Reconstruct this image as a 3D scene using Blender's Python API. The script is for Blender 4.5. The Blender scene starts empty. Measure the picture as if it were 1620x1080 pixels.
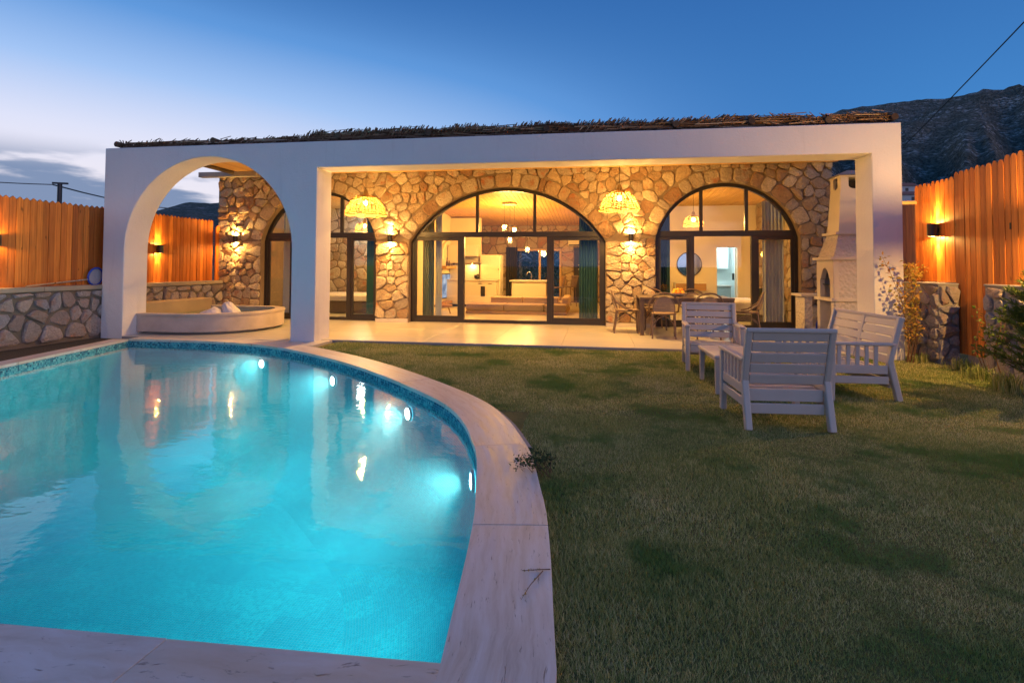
import bpy, bmesh, math, random
import numpy as np
from mathutils import Vector, Matrix, noise as mnoise
from mathutils.geometry import tessellate_polygon

random.seed(7)
RNG = np.random.default_rng(7)
R = math.radians
PI = math.pi
scene = bpy.context.scene
COL = scene.collection

# ------------------------------------------------------------------ camera
CAM_H = 1.3
F_PX, YAW, PITCH, ROLL, PPY = 852.0, R(-8.76), R(1.789), R(.258), 394.6
fwd = Vector((math.sin(YAW) * math.cos(PITCH), math.cos(YAW) * math.cos(PITCH), math.sin(PITCH)))
rgt = Vector((math.cos(YAW), -math.sin(YAW), 0))
upv = rgt.cross(fwd)
r2 = rgt * math.cos(ROLL) + upv * math.sin(ROLL)
u2 = -rgt * math.sin(ROLL) + upv * math.cos(ROLL)
cd = bpy.data.cameras.new('camera')
cam = bpy.data.objects.new('camera', cd)
COL.objects.link(cam)
m = Matrix((r2, u2, -fwd)).transposed().to_4x4()
m.translation = Vector((0, 0, CAM_H))
cam.matrix_world = m
cd.sensor_width = 36
cd.lens = F_PX / 1620 * 36
cd.shift_y = (PPY - 540) / 1620
cd.clip_start = .05
cd.clip_end = 20000
scene.camera = cam

# ------------------------------------------------------------------ sky, sun, exposure
SKY_STRENGTH = 0.42
SUN_EL, SUN_AZ = R(-1.0), R(-66)          # azimuth from +Y towards +X
world = bpy.data.worlds.new('World')
scene.world = world
world.use_nodes = True
wn, wl = world.node_tree.nodes, world.node_tree.links
wn.clear()


def wnode(t, **k):
    n = wn.new(t)
    for a, b in k.items():
        setattr(n, a, b)
    return n


def wmath(op, a, b=None, clamp=False):
    n = wnode('ShaderNodeMath', operation=op, use_clamp=clamp)
    for i, s in enumerate((a, b)):
        if s is None:
            continue
        if isinstance(s, (int, float)):
            n.inputs[i].default_value = s
        else:
            wl.new(s, n.inputs[i])
    return n.outputs[0]


def wmix(fac, a, b, mode='MIX'):
    n = wnode('ShaderNodeMix', data_type='RGBA', blend_type=mode)
    for sock, s in ((n.inputs[0], fac), (n.inputs[6], a), (n.inputs[7], b)):
        if isinstance(s, (int, float)):
            sock.default_value = s
        elif isinstance(s, tuple):
            sock.default_value = s
        else:
            wl.new(s, sock)
    return n.outputs[2]


sky = wnode('ShaderNodeTexSky', sky_type='NISHITA', sun_disc=False)
sky.sun_elevation = SUN_EL
sky.sun_rotation = SUN_AZ
sky.altitude = 0
sky.air_density = 1.0
sky.dust_density = 0.3
sky.ozone_density = 2.5
tc = wnode('ShaderNodeTexCoord')
sep = wnode('ShaderNodeSeparateXYZ')
wl.new(tc.outputs['Generated'], sep.inputs[0])
el = sep.outputs['Z']
# band of evening cloud low in the sky
mp = wnode('ShaderNodeMapping')
mp.inputs['Scale'].default_value = (2.2, 2.2, 11)
mp.inputs['Location'].default_value = (2.7, .5, 1.12)
wl.new(tc.outputs['Generated'], mp.inputs['Vector'])
nz = wnode('ShaderNodeTexNoise')
nz.inputs['Scale'].default_value = 1.5
nz.inputs['Detail'].default_value = 6
nz.inputs['Roughness'].default_value = .52
wl.new(mp.outputs[0], nz.inputs['Vector'])
cl = wnode('ShaderNodeMapRange', interpolation_type='SMOOTHSTEP')
cl.inputs['From Min'].default_value = .46
cl.inputs['From Max'].default_value = .55
wl.new(nz.outputs['Fac'], cl.inputs['Value'])
lowband = wnode('ShaderNodeMapRange', interpolation_type='SMOOTHSTEP')
lowband.inputs['From Min'].default_value = .185
lowband.inputs['From Max'].default_value = .13
wl.new(el, lowband.inputs['Value'])
cfac = wmath('MULTIPLY', cl.outputs[0], lowband.outputs[0])
cfac = wmath('MULTIPLY', cfac, .95)
# twilight: zenith blue to a pale band towards the set sun
sd = Vector((math.sin(SUN_AZ), math.cos(SUN_AZ), 0))
dotn = wnode('ShaderNodeVectorMath', operation='DOT_PRODUCT')
wl.new(tc.outputs['Generated'], dotn.inputs[0])
dotn.inputs[1].default_value = sd
toward = wnode('ShaderNodeMapRange', interpolation_type='SMOOTHSTEP')
toward.inputs['From Min'].default_value = -.15
toward.inputs['From Max'].default_value = 1.0
wl.new(dotn.outputs['Value'], toward.inputs['Value'])
rampE = wnode('ShaderNodeMapRange', interpolation_type='SMOOTHERSTEP')
rampE.inputs['From Min'].default_value = .62
rampE.inputs['From Max'].default_value = .0
wl.new(el, rampE.inputs['Value'])
pale = wmath('MULTIPLY', rampE.outputs[0], toward.outputs[0], True)
pale = wmath('POWER', pale, .9)
base_blue = wmix(rampE.outputs[0], (.020, .094, .30, 1), (.046, .20, .49, 1))
rmp = wnode('ShaderNodeValToRGB')
wl.new(pale, rmp.inputs[0])
el_ = rmp.color_ramp.elements
for pos_ in (.35, .6, .82):
    el_.new(pos_)
for e_, c_ in zip(el_, ((.021, .102, .315), (.085, .235, .53), (.27, .41, .67), (.55, .57, .70), (.68, .62, .66))):
    e_.color = c_ + (1,)
blend = wmath('MULTIPLY', pale, 3.2, True)
twil = wmix(blend, base_blue, rmp.outputs[0])
# rosy anti-twilight arch opposite the set sun
anti = wnode('ShaderNodeMapRange', interpolation_type='SMOOTHSTEP')
anti.inputs['From Min'].default_value = -.25
anti.inputs['From Max'].default_value = -.9
wl.new(dotn.outputs['Value'], anti.inputs['Value'])
belt = wnode('ShaderNodeMapRange', interpolation_type='SMOOTHSTEP')
belt.inputs['From Min'].default_value = .75
belt.inputs['From Max'].default_value = .1
wl.new(el, belt.inputs['Value'])
twil = wmix(wmath('MULTIPLY', anti.outputs[0], belt.outputs[0]), twil, (1.04, .88, 1.16, 1))
skyc = wmix(.04, twil, sky.outputs[0])
cloudc = wmix(toward.outputs[0], (.05, .10, .22, 1), (.14, .20, .33, 1))
skyc = wmix(cfac, skyc, cloudc)
bg = wnode('ShaderNodeBackground')
wl.new(skyc, bg.inputs[0])
bg.inputs[1].default_value = 1.0
wo = wnode('ShaderNodeOutputWorld')
wl.new(bg.outputs[0], wo.inputs[0])

sun_d = bpy.data.lights.new('sun', 'SUN')
sun_d.energy = .12
sun_d.angle = R(40)
sun_d.color = (1, .86, .82)
sun = bpy.data.objects.new('sun', sun_d)
COL.objects.link(sun)
sdir = Vector((math.sin(SUN_AZ) * math.cos(R(8)), math.cos(SUN_AZ) * math.cos(R(8)), math.sin(R(8))))
sun.rotation_euler = sdir.to_track_quat('Z', 'Y').to_euler()

scene.view_settings.view_transform = 'Standard'
scene.view_settings.look = 'None'
scene.view_settings.exposure = 0.45
scene.view_settings.gamma = 1.0
scene.render.engine = 'CYCLES'
cy = scene.cycles
cy.use_denoising = True
try:
    cy.denoiser = 'OPENIMAGEDENOISE'
    cy.denoising_input_passes = 'RGB_ALBEDO_NORMAL'
except Exception:
    pass
cy.max_bounces = 8
cy.diffuse_bounces = 3
cy.glossy_bounces = 3
cy.transmission_bounces = 6
cy.transparent_max_bounces = 16
cy.caustics_reflective = False
cy.caustics_refractive = False
cy.sample_clamp_indirect = 6
cy.use_light_tree = True

# ------------------------------------------------------------------ materials
MATS = {}


class NT:
    def __init__(s, name):
        s.m = bpy.data.materials.new(name)
        s.m.use_nodes = True
        s.n, s.l = s.m.node_tree.nodes, s.m.node_tree.links
        s.n.clear()
        s.out = s.n.new('ShaderNodeOutputMaterial')
        s.tc = None
        MATS[name] = s.m

    def put(s, sock, v):
        if v is None:
            return
        if isinstance(v, (int, float)):
            sock.default_value = v
        elif isinstance(v, (tuple, list)):
            v = tuple(v)
            if len(v) == 3 and sock.type == 'RGBA':
                v = v + (1,)
            sock.default_value = v
        else:
            s.l.new(v, sock)

    def node(s, t, ins=None, **k):
        n = s.n.new(t)
        for a, b in k.items():
            setattr(n, a, b)
        for a, b in (ins or {}).items():
            s.put(n.inputs[a], b)
        return n

    def coord(s, kind='Object', scale=None):
        if s.tc is None:
            s.tc = s.n.new('ShaderNodeTexCoord')
        o = s.tc.outputs[kind]
        if scale is not None:
            mpn = s.node('ShaderNodeMapping', {'Scale': scale if isinstance(scale, tuple) else (scale,) * 3})
            s.l.new(o, mpn.inputs['Vector'])
            o = mpn.outputs[0]
        return o

    def noise(s, vec, scale=5, detail=4, rough=.55, out='Fac'):
        return s.node('ShaderNodeTexNoise', {'Vector': vec, 'Scale': scale, 'Detail': detail, 'Roughness': rough}).outputs[out]

    def mix(s, fac, a, b, mode='MIX'):
        n = s.node('ShaderNodeMix', data_type='RGBA', blend_type=mode)
        s.put(n.inputs[0], fac)
        s.put(n.inputs[6], a)
        s.put(n.inputs[7], b)
        return n.outputs[2]

    def math(s, op, a, b=None, clamp=False):
        n = s.node('ShaderNodeMath', operation=op, use_clamp=clamp)
        s.put(n.inputs[0], a)
        if b is not None:
            s.put(n.inputs[1], b)
        return n.outputs[0]

    def rng(s, v, a, b, c=0., d=1.):
        return s.node('ShaderNodeMapRange', {'Value': v, 'From Min': a, 'From Max': b, 'To Min': c, 'To Max': d}).outputs[0]

    def ramp(s, fac, stops):
        n = s.node('ShaderNodeValToRGB')
        s.put(n.inputs[0], fac)
        e = n.color_ramp.elements
        while len(e) < len(stops):
            e.new(.5)
        for q, (p, c) in zip(e, stops):
            q.position = p
            q.color = tuple(c) + (1,) if len(c) == 3 else c
        return n.outputs[0]

    def rand(s):
        return s.node('ShaderNodeObjectInfo').outputs['Random']

    def bump(s, h, strength=.3, dist=.01, normal=None):
        n = s.node('ShaderNodeBump', {'Height': h, 'Strength': strength, 'Distance': dist})
        if normal is not None:
            s.l.new(normal, n.inputs['Normal'])
        return n.outputs[0]

    def pbr(s, color, rough=.6, normal=None, metallic=0., spec=.5, **k):
        n = s.node('ShaderNodeBsdfPrincipled', {'Base Color': color, 'Roughness': rough, 'Metallic': metallic, 'Specular IOR Level': spec})
        if normal is not None:
            s.l.new(normal, n.inputs['Normal'])
        for a, b in k.items():
            s.put(n.inputs[a], b)
        s.l.new(n.outputs[0], s.out.inputs[0])
        return s.m


def simple(name, color, rough=.6, var=.12, scale=6., bump=.15, bscale=60., dist=.004, rnd=0., metallic=0., spec=.5, **k):
    t = NT(name)
    v = t.coord()
    n1 = t.noise(v, scale, 5)
    c = t.mix(n1, tuple(x * (1 - var) for x in color), tuple(min(1, x * (1 + var)) for x in color))
    if rnd:
        f = t.rng(t.rand(), 0, 1, 1 - rnd, 1 + rnd)
        c = t.mix(1., c, t.node('ShaderNodeCombineColor', {0: f, 1: f, 2: f}).outputs[0], 'MULTIPLY')
    nb = t.bump(t.noise(v, bscale, 3), bump, dist) if bump else None
    return t.pbr(c, t.rng(n1, .3, .7, rough - .06, rough + .06), nb, metallic, spec, **k)



simple('stucco_smooth', (.48, .40, .34), .8, .38, 3.2, .3, 30, .008)
simple('plaster', (.76, .66, .48), .8, .04, 1.0, .1, 40)
simple('bronze_frame', (.030, .024, .020), .35, .15, 10, .05, 80)
simple('black_metal', (.018, .018, .02), .4, .15, 10, .05, 80)
simple('steel', (.5, .5, .5), .25, .05, 10, 0, metallic=1.)
simple('plastic_taupe', (.53, .455, .39), .42, .07, 9, .12, 180, .0015)
simple('brown_tube', (.16, .105, .075), .45, .15, 20, .1, 90)
simple('table_brown', (.12, .082, .062), .4, .15, 14, .12, 60)
simple('cream_cabinet', (.72, .66, .52), .45, .03, 4, 0)
simple('fridge_cream', (.74, .68, .52), .3, .02, 4, 0)
simple('wood_light', (.58, .36, .15), .5, .2, 8, .1, 50)
simple('sofa_fabric', (.33, .24, .20), .95, .1, 40, .3, 300, .002)
simple('sofa_cushion', (.52, .38, .24), .95, .08, 40, .3, 300, .002)
simple('curtain_teal', (.04, .12, .125), .9, .12, 20, .2, 250, .002)
simple('curtain_dark', (.05, .045, .035), .9, .12, 20, .2, 250, .002)
simple('curtain_sheer', (.80, .78, .73), .9, .05, 20, .15, 250, .002)
simple('bed_linen', (.72, .64, .56), .95, .05, 9, .4, 25, .01)
simple('pillow_cream', (.75, .64, .46), .95, .05, 9, .3, 25, .01)
simple('pillow_green', (.06, .07, .035), .95, .1, 9, .3, 25, .01)
simple('bed_base', (.10, .065, .05), .8, .1, 9, .2, 60)
simple('screen_glass', (.30, .33, .42), .12, .5, 5, 0)
simple('fruit_yellow', (.75, .42, .03), .4, .15, 15, .1, 120, .002)
simple('fruit_orange', (.72, .25, .02), .45, .15, 15, .1, 160, .002)
simple('ceramic', (.6, .55, .5), .3, .06, 8, 0)
simple('blue_plastic', (.02, .07, .45), .35, .1, 10, 0)
simple('net_grey', (.35, .33, .38), .8, .2, 60, .3, 200)
simple('aluminium', (.62, .60, .57), .3, .05, 10, 0, metallic=.9)
simple('terracotta_red', (.42, .05, .02), .5, .1, 10, 0)
simple('soil', (.055, .045, .03), .95, .4, 8, .8, 40, .03)
simple('concrete_cap', (.34, .28, .20), .85, .2, 4, .5, 50, .008)
simple('concrete_grey', (.27, .25, .24), .9, .2, 8, .6, 40, .01)
simple('mortar', (.27, .195, .12), .95, .25, 9, .7, 70, .012)
simple('mortar_grey', (.16, .135, .11), .95, .25, 9, .7, 70, .012)
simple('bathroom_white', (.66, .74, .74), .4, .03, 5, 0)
simple('bathroom_grey', (.26, .29, .28), .4, .05, 5, 0)
simple('thatch_core', (.09, .06, .04), .95, .4, 30, .6, 60, .02)
simple('far_wall', (.62, .57, .53), .8, .08, .4, 0)
simple('roof_tile_far', (.32, .12, .07), .8, .1, .5, 0)
simple('grey_timber', (.33, .30, .27), .8, .2, 6, .4, 40)
simple('foam_water', (.66, .60, .57), .6, .08, 9, .6, 30, .03)
simple('bbq_plain', (.60, .53, .45), .85, .08, 4, .4, 60, .006)
simple('chimney_soot', (.02, .018, .016), .95, .2, 8, .2)
simple('rope', (.55, .45, .3), .8, .1, 20, 0)
simple('wire_black', (.01, .01, .012), .5, .1, 10, 0)
simple('mirror', (.75, .75, .75), .03, .02, 3, 0, metallic=1.)
simple('stem_brown', (.15, .075, .04), .8, .2, 30, .2)
simple('hinge_black', (.03, .03, .03), .5, .1, 30, 0)


def m_stucco():
    t = NT('stucco')
    v = t.coord()
    a = t.noise(v, 1.1, 6, .6)
    c = t.mix(a, (.66, .63, .62), (.75, .73, .72))
    st = t.noise(t.node('ShaderNodeMapping', {'Scale': (5, 5, .55), 'Vector': v}).outputs[0], 1.2, 6, .65)
    c = t.mix(t.rng(st, .56, .78, 0, .35), c, (.50, .47, .44))
    sp = t.noise(v, 16, 6, .7)
    c = t.mix(t.rng(sp, .62, .8, 0, .3), c, (.48, .45, .42))
    h = t.math('ADD', t.noise(v, 5, 4, .6), t.math('MULTIPLY', t.noise(v, 40, 4, .6), .35))
    t.pbr(c, .85, t.bump(h, .4, .018), spec=.3)


m_stucco()


def m_stone(name, cols, rough=.85, bumps=.9, dist=.06):
    t = NT(name)
    v = t.coord()
    rnd = t.rand()
    off = t.node('ShaderNodeVectorMath', operation='ADD')
    t.put(off.inputs[0], v)
    cmb = t.node('ShaderNodeCombineXYZ', {0: t.math('MULTIPLY', rnd, 37.), 1: t.math('MULTIPLY', rnd, 91.), 2: 0.})
    t.l.new(cmb.outputs[0], off.inputs[1])
    w = off.outputs[0]
    geo = t.node('ShaderNodeNewGeometry')
    isl = t.math('FRACT', t.math('ADD', geo.outputs['Random Per Island'], rnd))
    pick = t.math('ADD', t.math('MULTIPLY', isl, .85), t.math('MULTIPLY', t.noise(w, 5, 6, .6), .3))
    c = t.ramp(pick, [(.12, cols[0]), (.4, cols[1]), (.62, cols[2]), (.84, cols[3])])
    pit = t.noise(w, 26, 8, .7)
    c = t.mix(t.rng(pit, .3, .62, .55, 0), c, tuple(x * .45 for x in cols[1]))
    rust = t.rng(t.noise(w, 3.2, 5, .65), .56, .7, 0, .75)
    c = t.mix(rust, c, cols[4])
    h = t.math('ADD', t.noise(w, 13, 8, .68), t.math('MULTIPLY', pit, .5))
    return t.pbr(c, rough, t.bump(h, bumps, dist), spec=.25)


m_stone('facade_stone', [(.36, .19, .10), (.58, .42, .25), (.74, .61, .42), (.52, .42, .31), (.48, .15, .05)])
m_stone('garden_stone', [(.30, .23, .20), (.40, .33, .29), (.47, .41, .38), (.36, .33, .33), (.36, .16, .09)], dist=.035)


def m_wood(name, base, dark, axis='Z', rough=.5, rnd=.28):
    t = NT(name)
    v = t.coord()
    sc = {'Z': (26, 26, 1.1), 'X': (1.1, 26, 26), 'Y': (26, 1.1, 26)}[axis]
    rn = t.rand()
    add = t.node('ShaderNodeVectorMath', operation='ADD')
    t.put(add.inputs[0], v)
    t.l.new(t.node('ShaderNodeCombineXYZ', {0: t.math('MULTIPLY', rn, 13.), 1: t.math('MULTIPLY', rn, 29.), 2: t.math('MULTIPLY', rn, 53.)}).outputs[0], add.inputs[1])
    mpn = t.node('ShaderNodeMapping', {'Scale': sc, 'Vector': add.outputs[0]})
    g = t.noise(mpn.outputs[0], 1.6, 7, .62)
    c = t.mix(t.rng(g, .3, .68), dark, base)
    kn = t.noise(t.node('ShaderNodeMapping', {'Scale': tuple(x * (.30 if x > 2 else 3.2) for x in sc), 'Vector': add.outputs[0]}).outputs[0], 1.3, 2, .5)
    c = t.mix(t.rng(kn, .70, .76, 0, .8), c, tuple(x * .3 for x in dark))
    f = t.rng(rn, 0, 1, 1 - rnd, 1 + rnd)
    c = t.mix(1., c, t.node('ShaderNodeCombineColor', {0: f, 1: t.math('POWER', f, 1.25), 2: f}).outputs[0], 'MULTIPLY')
    return t.pbr(c, t.rng(g, .3, .7, rough - .1, rough + .12), t.bump(g, .35, .003), spec=.35)


m_wood('fence_wood', (.64, .205, .035), (.36, .095, .014), rnd=.36)
m_wood('plank_wood', (.66, .40, .15), (.48, .26, .085), 'Y', .55, .18)
m_wood('beam_wood', (.10, .066, .042), (.045, .03, .02), 'Y', .8, .3)
m_wood('furniture_wood', (.50, .29, .11), (.34, .17, .06), 'X', .5, .1)


def m_travertine():
    t = NT('travertine')
    uv = t.coord('UV')
    rn = t.rand()
    add = t.node('ShaderNodeVectorMath', operation='ADD')
    t.put(add.inputs[0], uv)
    t.l.new(t.node('ShaderNodeCombineXYZ', {0: t.math('MULTIPLY', rn, 0.), 1: t.math('MULTIPLY', rn, .9), 2: t.math('MULTIPLY', rn, 3.)}).outputs[0], add.inputs[1])
    ws = t.noise(add.outputs[0], 2.2, 4, .6, 'Color')
    warp = t.mix(.09, add.outputs[0], ws)
    ln = t.node('ShaderNodeMapping', {'Scale': (1.3, 12, 1), 'Vector': warp})
    g = t.noise(ln.outputs[0], 1.7, 9, .66)
    c = t.ramp(g, [(.30, (.46, .37, .29)), (.44, (.57, .49, .41)), (.56, (.62, .56, .50)), (.72, (.66, .62, .58))])
    g2 = t.noise(t.node('ShaderNodeMapping', {'Scale': (.5, 3.4, 1), 'Vector': warp}).outputs[0], 1.4, 5, .6)
    c = t.mix(t.rng(g2, .57, .70, 0, .45), c, (.42, .43, .48))
    c = t.mix(t.rng(g2, .32, .45, .5, 0), c, (.60, .41, .25))
    pits = t.noise(t.node('ShaderNodeMapping', {'Scale': (9, 60, 1), 'Vector': warp}).outputs[0], 1.5, 4, .6)
    pm = t.rng(pits, .27, .37, 1, 0)
    c = t.mix(pm, c, (.2, .15, .12))
    return t.pbr(c, t.rng(g, .3, .7, .34, .55), t.bump(t.math('SUBTRACT', g, t.math('MULTIPLY', pm, 1.2)), .25, .004), spec=.4)


m_travertine()


def m_floor_tile():
    t = NT('porcelain')
    v = t.coord()
    rn = t.rand()
    g = t.noise(t.node('ShaderNodeMapping', {'Scale': (1.2, 5, 1), 'Vector': v}).outputs[0], 1.5, 6, .6)
    c = t.mix(g, (.52, .48, .40), (.58, .54, .46))
    f = t.rng(rn, 0, 1, .92, 1.06)
    c = t.mix(1., c, t.node('ShaderNodeCombineColor', {0: f, 1: f, 2: f}).outputs[0], 'MULTIPLY')
    return t.pbr(c, .3, t.bump(t.noise(v, 9, 4), .02, .004), spec=.5)


m_floor_tile()


def m_mosaic():
    """pool shell: small glass mosaic, darker mixed tiles in the water-line band"""
    t = NT('pool_mosaic')
    uv = t.coord('UV')
    br = t.node('ShaderNodeVectorMath', operation='FLOOR')
    t.put(br.inputs[0], t.node('ShaderNodeMapping', {'Scale': (40, 40, 1), 'Vector': uv}).outputs[0])
    wnz = t.node('ShaderNodeTexWhiteNoise', {'Vector': br.outputs[0]}, noise_dimensions='2D')
    rn = wnz.outputs['Value']
    br2 = t.node('ShaderNodeVectorMath', operation='FLOOR')
    t.put(br2.inputs[0], t.node('ShaderNodeMapping', {'Scale': (3.2, 3.2, 1), 'Vector': uv}).outputs[0])
    rn2 = t.node('ShaderNodeTexWhiteNoise', {'Vector': br2.outputs[0]}, noise_dimensions='2D').outputs['Value']
    fr = t.node('ShaderNodeVectorMath', operation='FRACTION')
    t.put(fr.inputs[0], t.node('ShaderNodeMapping', {'Scale': (40, 40, 1), 'Vector': uv}).outputs[0])
    sp = t.node('ShaderNodeSeparateXYZ', {0: fr.outputs[0]})
    g = t.math('MAXIMUM', t.math('GREATER_THAN', t.math('ABSOLUTE', t.math('SUBTRACT', sp.outputs[0], .5)), .44),
               t.math('GREATER_THAN', t.math('ABSOLUTE', t.math('SUBTRACT', sp.outputs[1], .5)), .44))
    body = t.ramp(rn, [(0, (.008, .46, .56)), (.5, (.012, .57, .66)), (1, (.03, .66, .72))])
    body = t.mix(t.rng(rn2, 0, 1, 0, .6), body, (.008, .37, .50))
    band = t.ramp(rn, [(0, (.01, .06, .12)), (.35, (.02, .17, .25)), (.7, (.06, .32, .38)), (1, (.18, .48, .50))])
    pos = t.node('ShaderNodeSeparateXYZ', {0: t.coord()})
    isb = t.math('GREATER_THAN', pos.outputs['Z'], -.185)
    c = t.mix(isb, body, band)
    c = t.mix(t.math('MULTIPLY', g, .55), c, (.45, .58, .60))
    return t.pbr(c, .6, t.bump(t.math('SUBTRACT', 1., g), .2, .002), spec=.0)


m_mosaic()


def ior_two_sided(t, ior):
    """the same reflectance from both faces of a sheet"""
    bf = t.node('ShaderNodeNewGeometry').outputs['Backfacing']
    return t.rng(bf, 0, 1, ior, 1 / ior)


def m_water(name, tint, wave=.05, vol=0.):
    t = NT(name)
    v = t.coord()
    h = t.math('ADD', t.noise(t.node('ShaderNodeMapping', {'Scale': (1.0, 1.8, 1), 'Vector': v}).outputs[0], 2.6, 3, .55),
               t.math('MULTIPLY', t.noise(v, 11, 3, .5), .16))
    nb = t.bump(h, 1.0, wave)
    fr = t.node('ShaderNodeFresnel', {'IOR': ior_two_sided(t, 1.33), 'Normal': nb})
    tr = t.node('ShaderNodeBsdfTransparent', {'Color': tint})
    gl = t.node('ShaderNodeBsdfGlossy', {'Color': (1, 1, 1, 1), 'Roughness': .035, 'Normal': nb})
    mx = t.node('ShaderNodeMixShader', {0: fr.outputs[0]})
    t.l.new(tr.outputs[0], mx.inputs[1])
    t.l.new(gl.outputs[0], mx.inputs[2])
    t.l.new(mx.outputs[0], t.out.inputs[0])
    if vol:
        sc = t.node('ShaderNodeVolumeScatter', {'Color': (.22, .95, 1., 1), 'Density': vol, 'Anisotropy': .35})
        ab = t.node('ShaderNodeVolumeAbsorption', {'Color': (.0, .90, .93, 1), 'Density': vol * 3.2})
        ad = t.node('ShaderNodeAddShader')
        t.l.new(sc.outputs[0], ad.inputs[0])
        t.l.new(ab.outputs[0], ad.inputs[1])
        t.l.new(ad.outputs[0], t.out.inputs['Volume'])
    return t.m


m_water('pool_water', (.97, 1, 1, 1), .0035, .12)
m_water('basin_water', (.55, .85, .80, 1), .03)


def m_glass():
    t = NT('window_glass')
    fr = t.node('ShaderNodeFresnel', {'IOR': ior_two_sided(t, 1.5)})
    tr = t.node('ShaderNodeBsdfTransparent', {'Color': (.95, .97, .96, 1)})
    gl = t.node('ShaderNodeBsdfGlossy', {'Color': (1, 1, 1, 1), 'Roughness': .01})
    mx = t.node('ShaderNodeMixShader', {0: fr.outputs[0]})
    t.l.new(tr.outputs[0], mx.inputs[1])
    t.l.new(gl.outputs[0], mx.inputs[2])
    t.l.new(mx.outputs[0], t.out.inputs[0])


m_glass()

WARM = (1.0, .54, .14)
WARM2 = (1.0, .49, .11)


def m_emit(name, col, s):
    t = NT(name)
    e = t.node('ShaderNodeEmission', {'Color': tuple(col) + (1,), 'Strength': s})
    t.l.new(e.outputs[0], t.out.inputs[0])


m_emit('bulb_warm', (1, .66, .28), 30)
m_emit('lens_warm', (1, .62, .25), 16)
m_emit('pool_lens', (.85, .97, 1), 22)
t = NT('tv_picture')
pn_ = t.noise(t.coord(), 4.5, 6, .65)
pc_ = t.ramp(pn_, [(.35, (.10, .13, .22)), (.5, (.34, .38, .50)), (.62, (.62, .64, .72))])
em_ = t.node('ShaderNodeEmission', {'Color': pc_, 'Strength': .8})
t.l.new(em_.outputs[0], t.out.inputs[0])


def m_wicker():
    t = NT('wicker')
    v = t.coord()
    n1 = t.noise(v, 25, 4)
    c = t.mix(n1, (.32, .20, .07), (.52, .36, .14))
    d = t.node('ShaderNodeBsdfDiffuse', {'Color': c})
    tl = t.node('ShaderNodeBsdfTranslucent', {'Color': c})
    mx = t.node('ShaderNodeMixShader', {0: .3})
    t.l.new(d.outputs[0], mx.inputs[1])
    t.l.new(tl.outputs[0], mx.inputs[2])
    t.l.new(mx.outputs[0], t.out.inputs[0])


m_wicker()


def m_leaf(name, c1, c2, transl=.3):
    t = NT(name)
    geo = t.node('ShaderNodeNewGeometry')
    c = t.mix(geo.outputs['Random Per Island'], c1, c2)
    d = t.node('ShaderNodeBsdfPrincipled', {'Base Color': c, 'Roughness': .5, 'Specular IOR Level': .3})
    tl = t.node('ShaderNodeBsdfTranslucent', {'Color': c})
    mx = t.node('ShaderNodeMixShader', {0: transl})
    t.l.new(d.outputs[0], mx.inputs[1])
    t.l.new(tl.outputs[0], mx.inputs[2])
    t.l.new(mx.outputs[0], t.out.inputs[0])


m_leaf('leaf_dark', (.03, .06, .02), (.06, .10, .035))
m_leaf('leaf_rose', (.34, .30, .06), (.52, .27, .07))
m_leaf('needle', (.06, .12, .02), (.18, .23, .04))


def m_grass():
    t = NT('grass')
    geo = t.node('ShaderNodeNewGeometry')
    v = t.coord()
    rn = geo.outputs['Random Per Island']
    big = t.noise(v, .9, 5, .6)
    c = t.ramp(t.math('ADD', t.math('MULTIPLY', rn, .45), t.math('MULTIPLY', big, .62)),
               [(.22, (.125, .20, .05)), (.42, (.25, .315, .085)), (.62, (.43, .43, .15)), (.85, (.82, .73, .40))])
    lush = t.math('MULTIPLY', t.rng(t.noise(v, 1.1, 7, .66), .51, .60, 0, 1.), t.rng(rn, 0, 1, .45, 1.), True)
    c = t.mix(lush, c, t.mix(rn, (.05, .15, .03), (.11, .26, .05)))
    d = t.node('ShaderNodeBsdfPrincipled', {'Base Color': c, 'Roughness': .55, 'Specular IOR Level': .25})
    tl = t.node('ShaderNodeBsdfTranslucent', {'Color': c})
    mx = t.node('ShaderNodeMixShader', {0: .3})
    t.l.new(d.outputs[0], mx.inputs[1])
    t.l.new(tl.outputs[0], mx.inputs[2])
    t.l.new(mx.outputs[0], t.out.inputs[0])


m_grass()


def m_ground():
    t = NT('ground_turf')
    v = t.coord()
    n1 = t.noise(v, 2.2, 7, .65)
    n2 = t.noise(v, 45, 5, .6)
    c = t.mix(n2, (.09, .095, .03), (.22, .19, .08))
    c = t.mix(t.rng(n1, .35, .65, 0, .7), c, (.07, .10, .03))
    t.pbr(c, .95, t.bump(n2, .8, .02), spec=.15)


m_ground()


def m_mountain(name, g1, g2, rock, sc):
    t = NT(name)
    v = t.coord()
    a = t.noise(v, sc, 9, .7)
    b = t.noise(v, sc * 7, 6, .7)
    vor = t.node('ShaderNodeTexVoronoi', {'Vector': v, 'Scale': sc * 9})
    c = t.mix(t.rng(t.math('MULTIPLY', vor.outputs['Distance'], 1.), .1, .6), g1, g2)
    c = t.mix(t.rng(b, .35, .65, 0, .6), c, tuple(x * .5 for x in g1))
    rk = t.math('MULTIPLY', t.rng(a, .47, .60), t.rng(t.noise(t.node('ShaderNodeMapping', {'Scale': (1, 1, 3.5), 'Vector': v}).outputs[0], sc * 5, 7, .7), .50, .60), True)
    c = t.mix(rk, c, rock)
    t.pbr(c, 1., t.bump(t.math('ADD', vor.outputs['Distance'], b), 1., 6.), spec=.0)


m_mountain('mountain_scrub', (.075, .08, .065), (.30, .27, .20), (.85, .78, .70), .03)
m_mountain('mountain_far', (.08, .10, .08), (.16, .17, .14), (.3, .28, .26), .006)


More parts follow.
